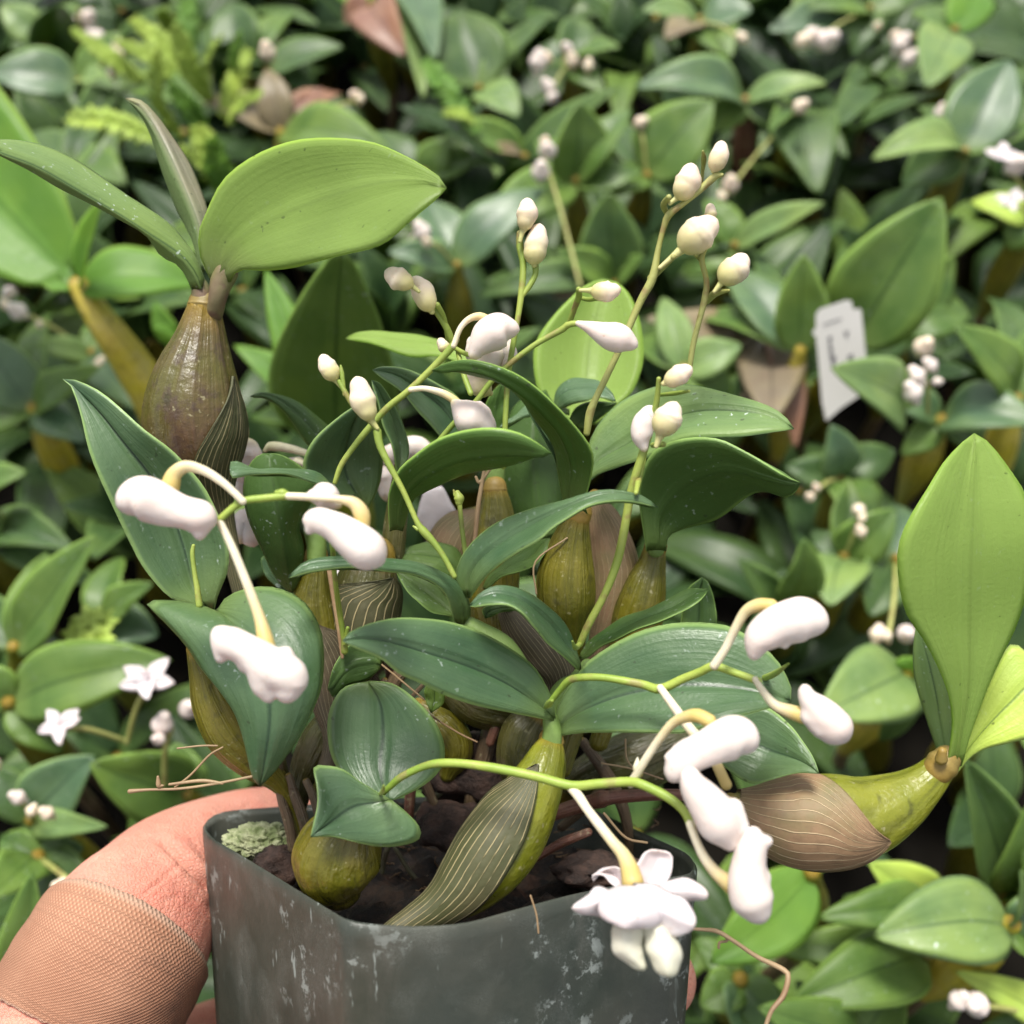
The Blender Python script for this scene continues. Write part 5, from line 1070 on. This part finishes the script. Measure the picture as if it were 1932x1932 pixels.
S('mid green orchid leaves under the dark canopy just right of the fern', (800, 330), -.005, [(700, 250, 60, .0, 'dark'), (905, 300, 70, .0, 'mid'), (850, 260, 60, .01, 'mid'), (780, 420, 60, 0, 'mid')])
S('low orchid at the right edge beneath the large bright held leaf', (1870, 1330), .0, [(1790, 1450, 60, 0, 'mid'), (1960, 1440, 60, .02, 'mid'), (1780, 1300, 70, 0, 'blue')])

# ---- filler shoots deep in the bed: copies of a few shoots, leaves and all
def proto(kind, nleaf, seed, white=False):
    rr_ = random.Random(seed)
    root = empty('orchid_plant', (0, 0, 0)); a0_ = rr_.uniform(0, 6)
    for i in range(nleaf):
        a = a0_ + i * 6.283 / nleaf + rr_.uniform(-.4, .4); ln = rr_.uniform(.028, .062); el = rr_.uniform(-.3, 1.1)
        tip = Vector((math.cos(a) * ln * math.cos(el), math.sin(a) * ln * math.cos(el), ln * math.sin(el)))
        nm = Vector((-math.cos(a) * .3, -math.sin(a) * .3, 1))
        Bag().add(leaf3((0, 0, 0), tip, rr_.uniform(.014, .021), nm, rr_.uniform(.05, .2), rr_.uniform(.1, .4), n=14, ns=6, seed=rr_.uniform(0, 99))[:4]).build('leaf', M[kind[i % len(kind)]], root)
    Bag().add(bulb3((0, 0, 0), (.006, 0, -.05), .006)).build('pseudobulb', M['bulb'], root)
    if white:
        top = Vector((.012, 0, .025))
        sp = spike3(root, (0, 0, 0), [(.005, 0, .012), top])
        for k in range(3): bud3(sp, top + Vector((rr_.uniform(-.006, .006), rr_.uniform(-.006, .006), rr_.uniform(-.008, .002))), .0028, 'white')
    return root
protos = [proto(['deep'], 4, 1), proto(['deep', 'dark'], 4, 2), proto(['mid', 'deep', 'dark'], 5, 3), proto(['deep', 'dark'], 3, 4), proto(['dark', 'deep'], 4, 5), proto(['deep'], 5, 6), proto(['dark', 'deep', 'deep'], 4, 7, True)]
flabel = ['dark leafed orchid shoot half buried under its neighbours deep in the bed behind',
          'four leaved dark orchid shoot half hidden deep in the bed behind',
          'five leaved mixed green orchid shoot half hidden deep in the bed behind',
          'three leaved orchid shoot half hidden deep in the bed behind',
          'small leaved dark green orchid shoot half hidden deep in the bed behind',
          'five leaved dark orchid shoot half buried deep in the bed behind',
          'orchid shoot with a short white budded spike, half hidden deep in the bed behind']
def kids(o): return [c_ for c_ in C.objects if c_.parent == o]
tree = [(p, [(k, kids(k)) for k in kids(p)]) for p in protos]
used = [False] * len(protos); rf = random.Random(42); cnt = 0
for iy in range(18):
    for ix in range(17):
        y = -.10 + iy * .059 + rf.uniform(-.022, .022); x = (ix - 8) * .057 + rf.uniform(-.022, .022) + (.027 if iy % 2 else 0)
        lim = .16 + max(0, y + .1) * .52
        if abs(x) > lim + .02: continue
        z = rf.uniform(-.078, -.036) - (.01 if y < .1 else 0)
        k = rf.choice([0, 0, 1, 2, 2, 3, 2, 5, 4, 0, 1, 5, 3, 2, 0, 5, 6])
        rz_ = rf.uniform(0, 6.28); sc_ = rf.uniform(1.05, 1.5)
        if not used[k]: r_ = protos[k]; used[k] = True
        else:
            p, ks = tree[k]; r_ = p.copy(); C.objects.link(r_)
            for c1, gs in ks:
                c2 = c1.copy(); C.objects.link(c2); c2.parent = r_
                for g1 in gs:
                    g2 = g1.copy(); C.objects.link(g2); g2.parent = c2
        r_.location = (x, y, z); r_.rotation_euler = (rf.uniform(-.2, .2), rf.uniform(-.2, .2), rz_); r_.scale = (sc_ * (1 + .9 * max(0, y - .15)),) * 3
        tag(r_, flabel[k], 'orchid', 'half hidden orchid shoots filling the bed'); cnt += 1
print('fillers', cnt)

# ---- ferny clubmoss fronds and the bright fern
def frond(root, u0, v0, u1, v1, z0, z1, w, n=26, mat='yellow', curl=.12, name='frond'):
    a = onplane(u0, v0, z0); b = onplane(u1, v1, z1); ax = (b - a); L_ = ax.length; d = ax.normalized()
    up_ = Vector((0, -.3, 1)); nn = (up_ - d * up_.dot(d)).normalized(); sd = d.cross(nn); bag = Bag()
    pts = resample([a, a.lerp(b, .5) + nn * curl * L_ + sd * rb_.uniform(-.1, .1) * L_, b], n + 1)
    wr = w * depth(a) / F
    for i in range(n):
        t = i / n; ww = wr * (.35 + .65 * math.sin(math.pi * min(1, t * .85 + .12)))
        for s_ in (-1, 1):
            e = (sd * s_ * 1.0 + d * .55 + nn * rb_.uniform(-.35, .35)).normalized()
            bag.add(leaf3(pts[i], pts[i] + e * ww * rb_.uniform(.8, 1.1), ww * .42, nn, .1, .1, th=.0003, n=6, ns=4, seed=i)[:4])
    bag.add(tube(pts, [.0006] * len(pts), 6, view=False))
    return bag.build(name, M[mat], root)
fr = empty('fern', onplane(320, 260, ZG)); tag(fr, 'feathery yellow green clubmoss fern with many small leaflets among the orchids at the upper left', 'fern')
for q in [(375, 205, 250, 35, 26), (380, 210, 215, 75, 22), (395, 190, 330, 45, 24), (400, 200, 420, 70, 24), (420, 220, 470, 95, 24), (430, 230, 495, 175, 22), (340, 260, 300, 90, 22), (390, 260, 320, 160, 24), (410, 330, 370, 240, 26), (430, 380, 400, 260, 28), (420, 370, 340, 280, 24), (360, 120, 360, -5, 22), (330, 110, 300, 20, 20), (440, 150, 455, 60, 18), (300, 180, 135, 55, 20)]:
    frond(fr, q[0], q[1], q[2], q[3], rb_.uniform(.0, .03), rb_.uniform(.035, .06), q[4] * 1.15, 34, 'yellow' if rb_.random() < .7 else 'bright')
f2 = empty('fern', onplane(870, 220, ZG)); tag(f2, 'bright yellow green toothed fern frond slanting down at the top centre', 'fern')
frond(f2, 900, 250, 800, 112, .02, .035, 34, 16, 'bright'); frond(f2, 905, 235, 835, 215, .02, .03, 22, 10, 'yellow')
f3 = empty('fern', onplane(260, 300, ZG)); tag(f3, 'bright yellow lobed fern frond left of the purple tinged held leaf', 'fern')
frond(f3, 300, 265, 122, 228, .03, .045, 40, 12, 'yellow', .05)
f4 = empty('succulent', onplane(175, 1210, ZG)); tag(f4, 'small yellow green rosette weed low on the left between the orchid leaves', 'weed')
for (cu, cv) in [(170, 1172), (195, 1180), (150, 1205), (190, 1208), (170, 1190)]:
    p = onplane(cu, cv, .03); bg_ = Bag()
    for k in range(6):
        a = k * 1.047 + rb_.uniform(-.2, .2)
        bg_.add(leaf3(p, p + Vector((math.cos(a), math.sin(a), .35)) * .006, .0035, Vector((0, 0, 1)), .1, .2, n=8, ns=4, seed=k)[:4])
    bg_.add(tube([p, p - Vector((0, 0, .03))], [.0006, .0006], 6, view=False))
    bg_.build('rosette', M['yellow'], f4)
f5 = empty('fern', onplane(1340, 150, ZG)); tag(f5, 'small bright green clubmoss sprig between the orchids at the top right of centre', 'fern')
frond(f5, 1370, 190, 1365, 100, .0, .02, 20, 14, 'bright'); frond(f5, 1340, 110, 1300, 30, .0, .02, 20, 12, 'mid')

# ---- white plant tag with blurred writing
tg = empty('plant_tag', onplane(1560, 800, ZG)); tag(tg, 'white plastic plant label with dark blurred writing standing in the bed behind', 'plant label')
def tp(u, v, o=0.0):
    u = 1578 + (u - 1578) * .84; v = 566 + (v - 558) * .84; f = (v - 558) / 240; d = 385 + 16 * f
    return P(u, v, d - o)
g = NT('tag_white'); tagm = g.done(g.bsdf(Base_Color=(.62, .60, .57), Roughness=.45))
out = [(1532, 590), (1540, 578), (1600, 558), (1612, 560), (1614, 572), (1618, 580), (1630, 576), (1634, 582), (1640, 640), (1646, 700), (1650, 760), (1590, 800), (1555, 830), (1546, 790), (1538, 700), (1532, 640), (1526, 636), (1524, 630), (1532, 620)]
V = [tp(u, v) for u, v in out] + [tp(u, v, -.9) for u, v in out]; nO = len(out)
Fc = [tuple(range(nO)), tuple(reversed(range(nO, 2 * nO)))] + [(i, nO + i, nO + (i + 1) % nO, (i + 1) % nO) for i in range(nO)]
build('label_blade', V, Fc, tagm, tg, smooth=False)
g = NT('tag_ink'); inkm = g.done(g.bsdf(Base_Color=(.13, .125, .14), Roughness=.7))
ink = Bag()
def ln(pts, w=3.4):
    for a, b in zip(pts, pts[1:]):
        dx, dy = b[0] - a[0], b[1] - a[1]; l = math.hypot(dx, dy); nx, ny = -dy / l * w / 2, dx / l * w / 2
        q = [(a[0] + nx, a[1] + ny), (a[0] - nx, a[1] - ny), (b[0] - nx, b[1] - ny), (b[0] + nx, b[1] + ny)]
        ink.add(([tp(*z, .35) for z in q], [(0, 1, 2, 3)], [(0, 0)] * 4))
def glyph(u, v, s, kind):
    S_ = {'V': [[(0, -1), (.45, .8), (.9, -1)]], 'E': [[(.8, -1), (0, -1), (0, 1), (.8, 1)], [(0, 0), (.6, 0)]], 'M': [[(0, 1), (0, -1), (.5, .2), (1, -1), (1, 1)]], 'H': [[(0, -1), (0, 1)], [(.8, -1), (.8, 1)], [(0, 0), (.8, 0)]], 'I': [[(0, -1), (0, 1)]]}[kind]
    for st_ in S_: ln([(u + x * s, v + y * s * .9 + -x * s * .25) for x, y in st_])
ln([(1548, 614), (1590, 600)], 3.0)
glyph(1597, 636, 9, 'V')
for k, ch in enumerate('HEHE'): glyph(1561 + k * 1.4, 645 + k * 13, 6.0, ch)
for k, ch in enumerate('MEH'): glyph(1568 + k, 690 + k * 9, 7, ch)
glyph(1606, 688, 8, 'M'); glyph(1608, 700, 8, 'E')
ink.build('writing', inkm, tg)

# ---- substrate under the bed
g = NT('bed_soil'); pos = g.pos()
c = g.mix(g.noise(60, 5, pos), (.003, .003, .003), (.012, .010, .007))
gb = g.bsdf(Base_Color=c, Roughness=.95); gb.inputs['Specular IOR Level'].default_value = .1; gm = g.done(gb)
V = []; Fc = []; nx = 40
for i in range(nx + 1):
    for j in range(nx + 1):
        x = -2.0 + 4.0 * i / nx; y = -1.5 + 5 * j / nx
        V.append((x, y, ZG - .004 + .008 * mnoise.noise(Vector((x * 9, y * 9, 0)))))
for i in range(nx):
    for j in range(nx):
        a = i * (nx + 1) + j; Fc.append((a, a + nx + 1, a + nx + 2, a + 1))
gd = build('ground', V, Fc, gm); tag(gd, 'dark soil of the bed beneath the orchid leaves', 'ground', kind='structure')

# ------------------------------------------------------------------ light and camera
sc = bpy.context.scene
w = bpy.data.worlds.new('World'); sc.world = w; w.use_nodes = True
nt = w.node_tree; bgn = nt.nodes['Background']; sky = nt.nodes.new('ShaderNodeTexSky'); sky.sky_type = 'NISHITA'; sky.sun_disc = False
EL, AZ = 74, 335        # AZ: compass direction of the sun, clockwise from +Y
sky.sun_elevation = R(EL); sky.sun_rotation = R(AZ); sky.air_density = 1.0; sky.dust_density = 3.0; sky.ozone_density = 1.0
hs = nt.nodes.new('ShaderNodeHueSaturation'); hs.inputs['Saturation'].default_value = .18; nt.links.new(sky.outputs[0], hs.inputs['Color']); nt.links.new(hs.outputs[0], bgn.inputs[0]); bgn.inputs[1].default_value = .07
sl = bpy.data.lights.new('sun', 'SUN'); sl.energy = 1.5; sl.angle = R(16); sl.color = (1, .955, .87)
so = bpy.data.objects.new('sun', sl); C.objects.link(so)
dv = Vector((math.sin(R(AZ)) * math.cos(R(EL)), math.cos(R(AZ)) * math.cos(R(EL)), math.sin(R(EL))))
so.rotation_euler = dv.to_track_quat('Z', 'Y').to_euler(); so.location = dv * 2
cd = bpy.data.cameras.new('camera'); co = bpy.data.objects.new('camera', cd); C.objects.link(co)
co.location = CAM
co.matrix_world = Matrix((RT.to_4d(), UP.to_4d(), (-FW).to_4d(), (0, 0, 0, 1))).transposed() if False else Matrix.Translation(CAM) @ Matrix((RT, UP, -FW)).transposed().to_4x4()
cd.sensor_width = 36; cd.lens = 18 / (966 / F); cd.clip_start = .01; cd.clip_end = 60
cd.dof.use_dof = True; cd.dof.focus_distance = .160; cd.dof.aperture_fstop = cd.lens / 2.1
sc.camera = co
sc.view_settings.view_transform = 'Standard'; sc.view_settings.look = 'None'; sc.view_settings.gamma = 1
sc.view_settings.exposure = 1.74
for p_, u_ in zip(protos, used):
    if not u_:
        for k_ in kids(p_):
            for g_ in kids(k_): bpy.data.objects.remove(g_)
            bpy.data.objects.remove(k_)
        bpy.data.objects.remove(p_)
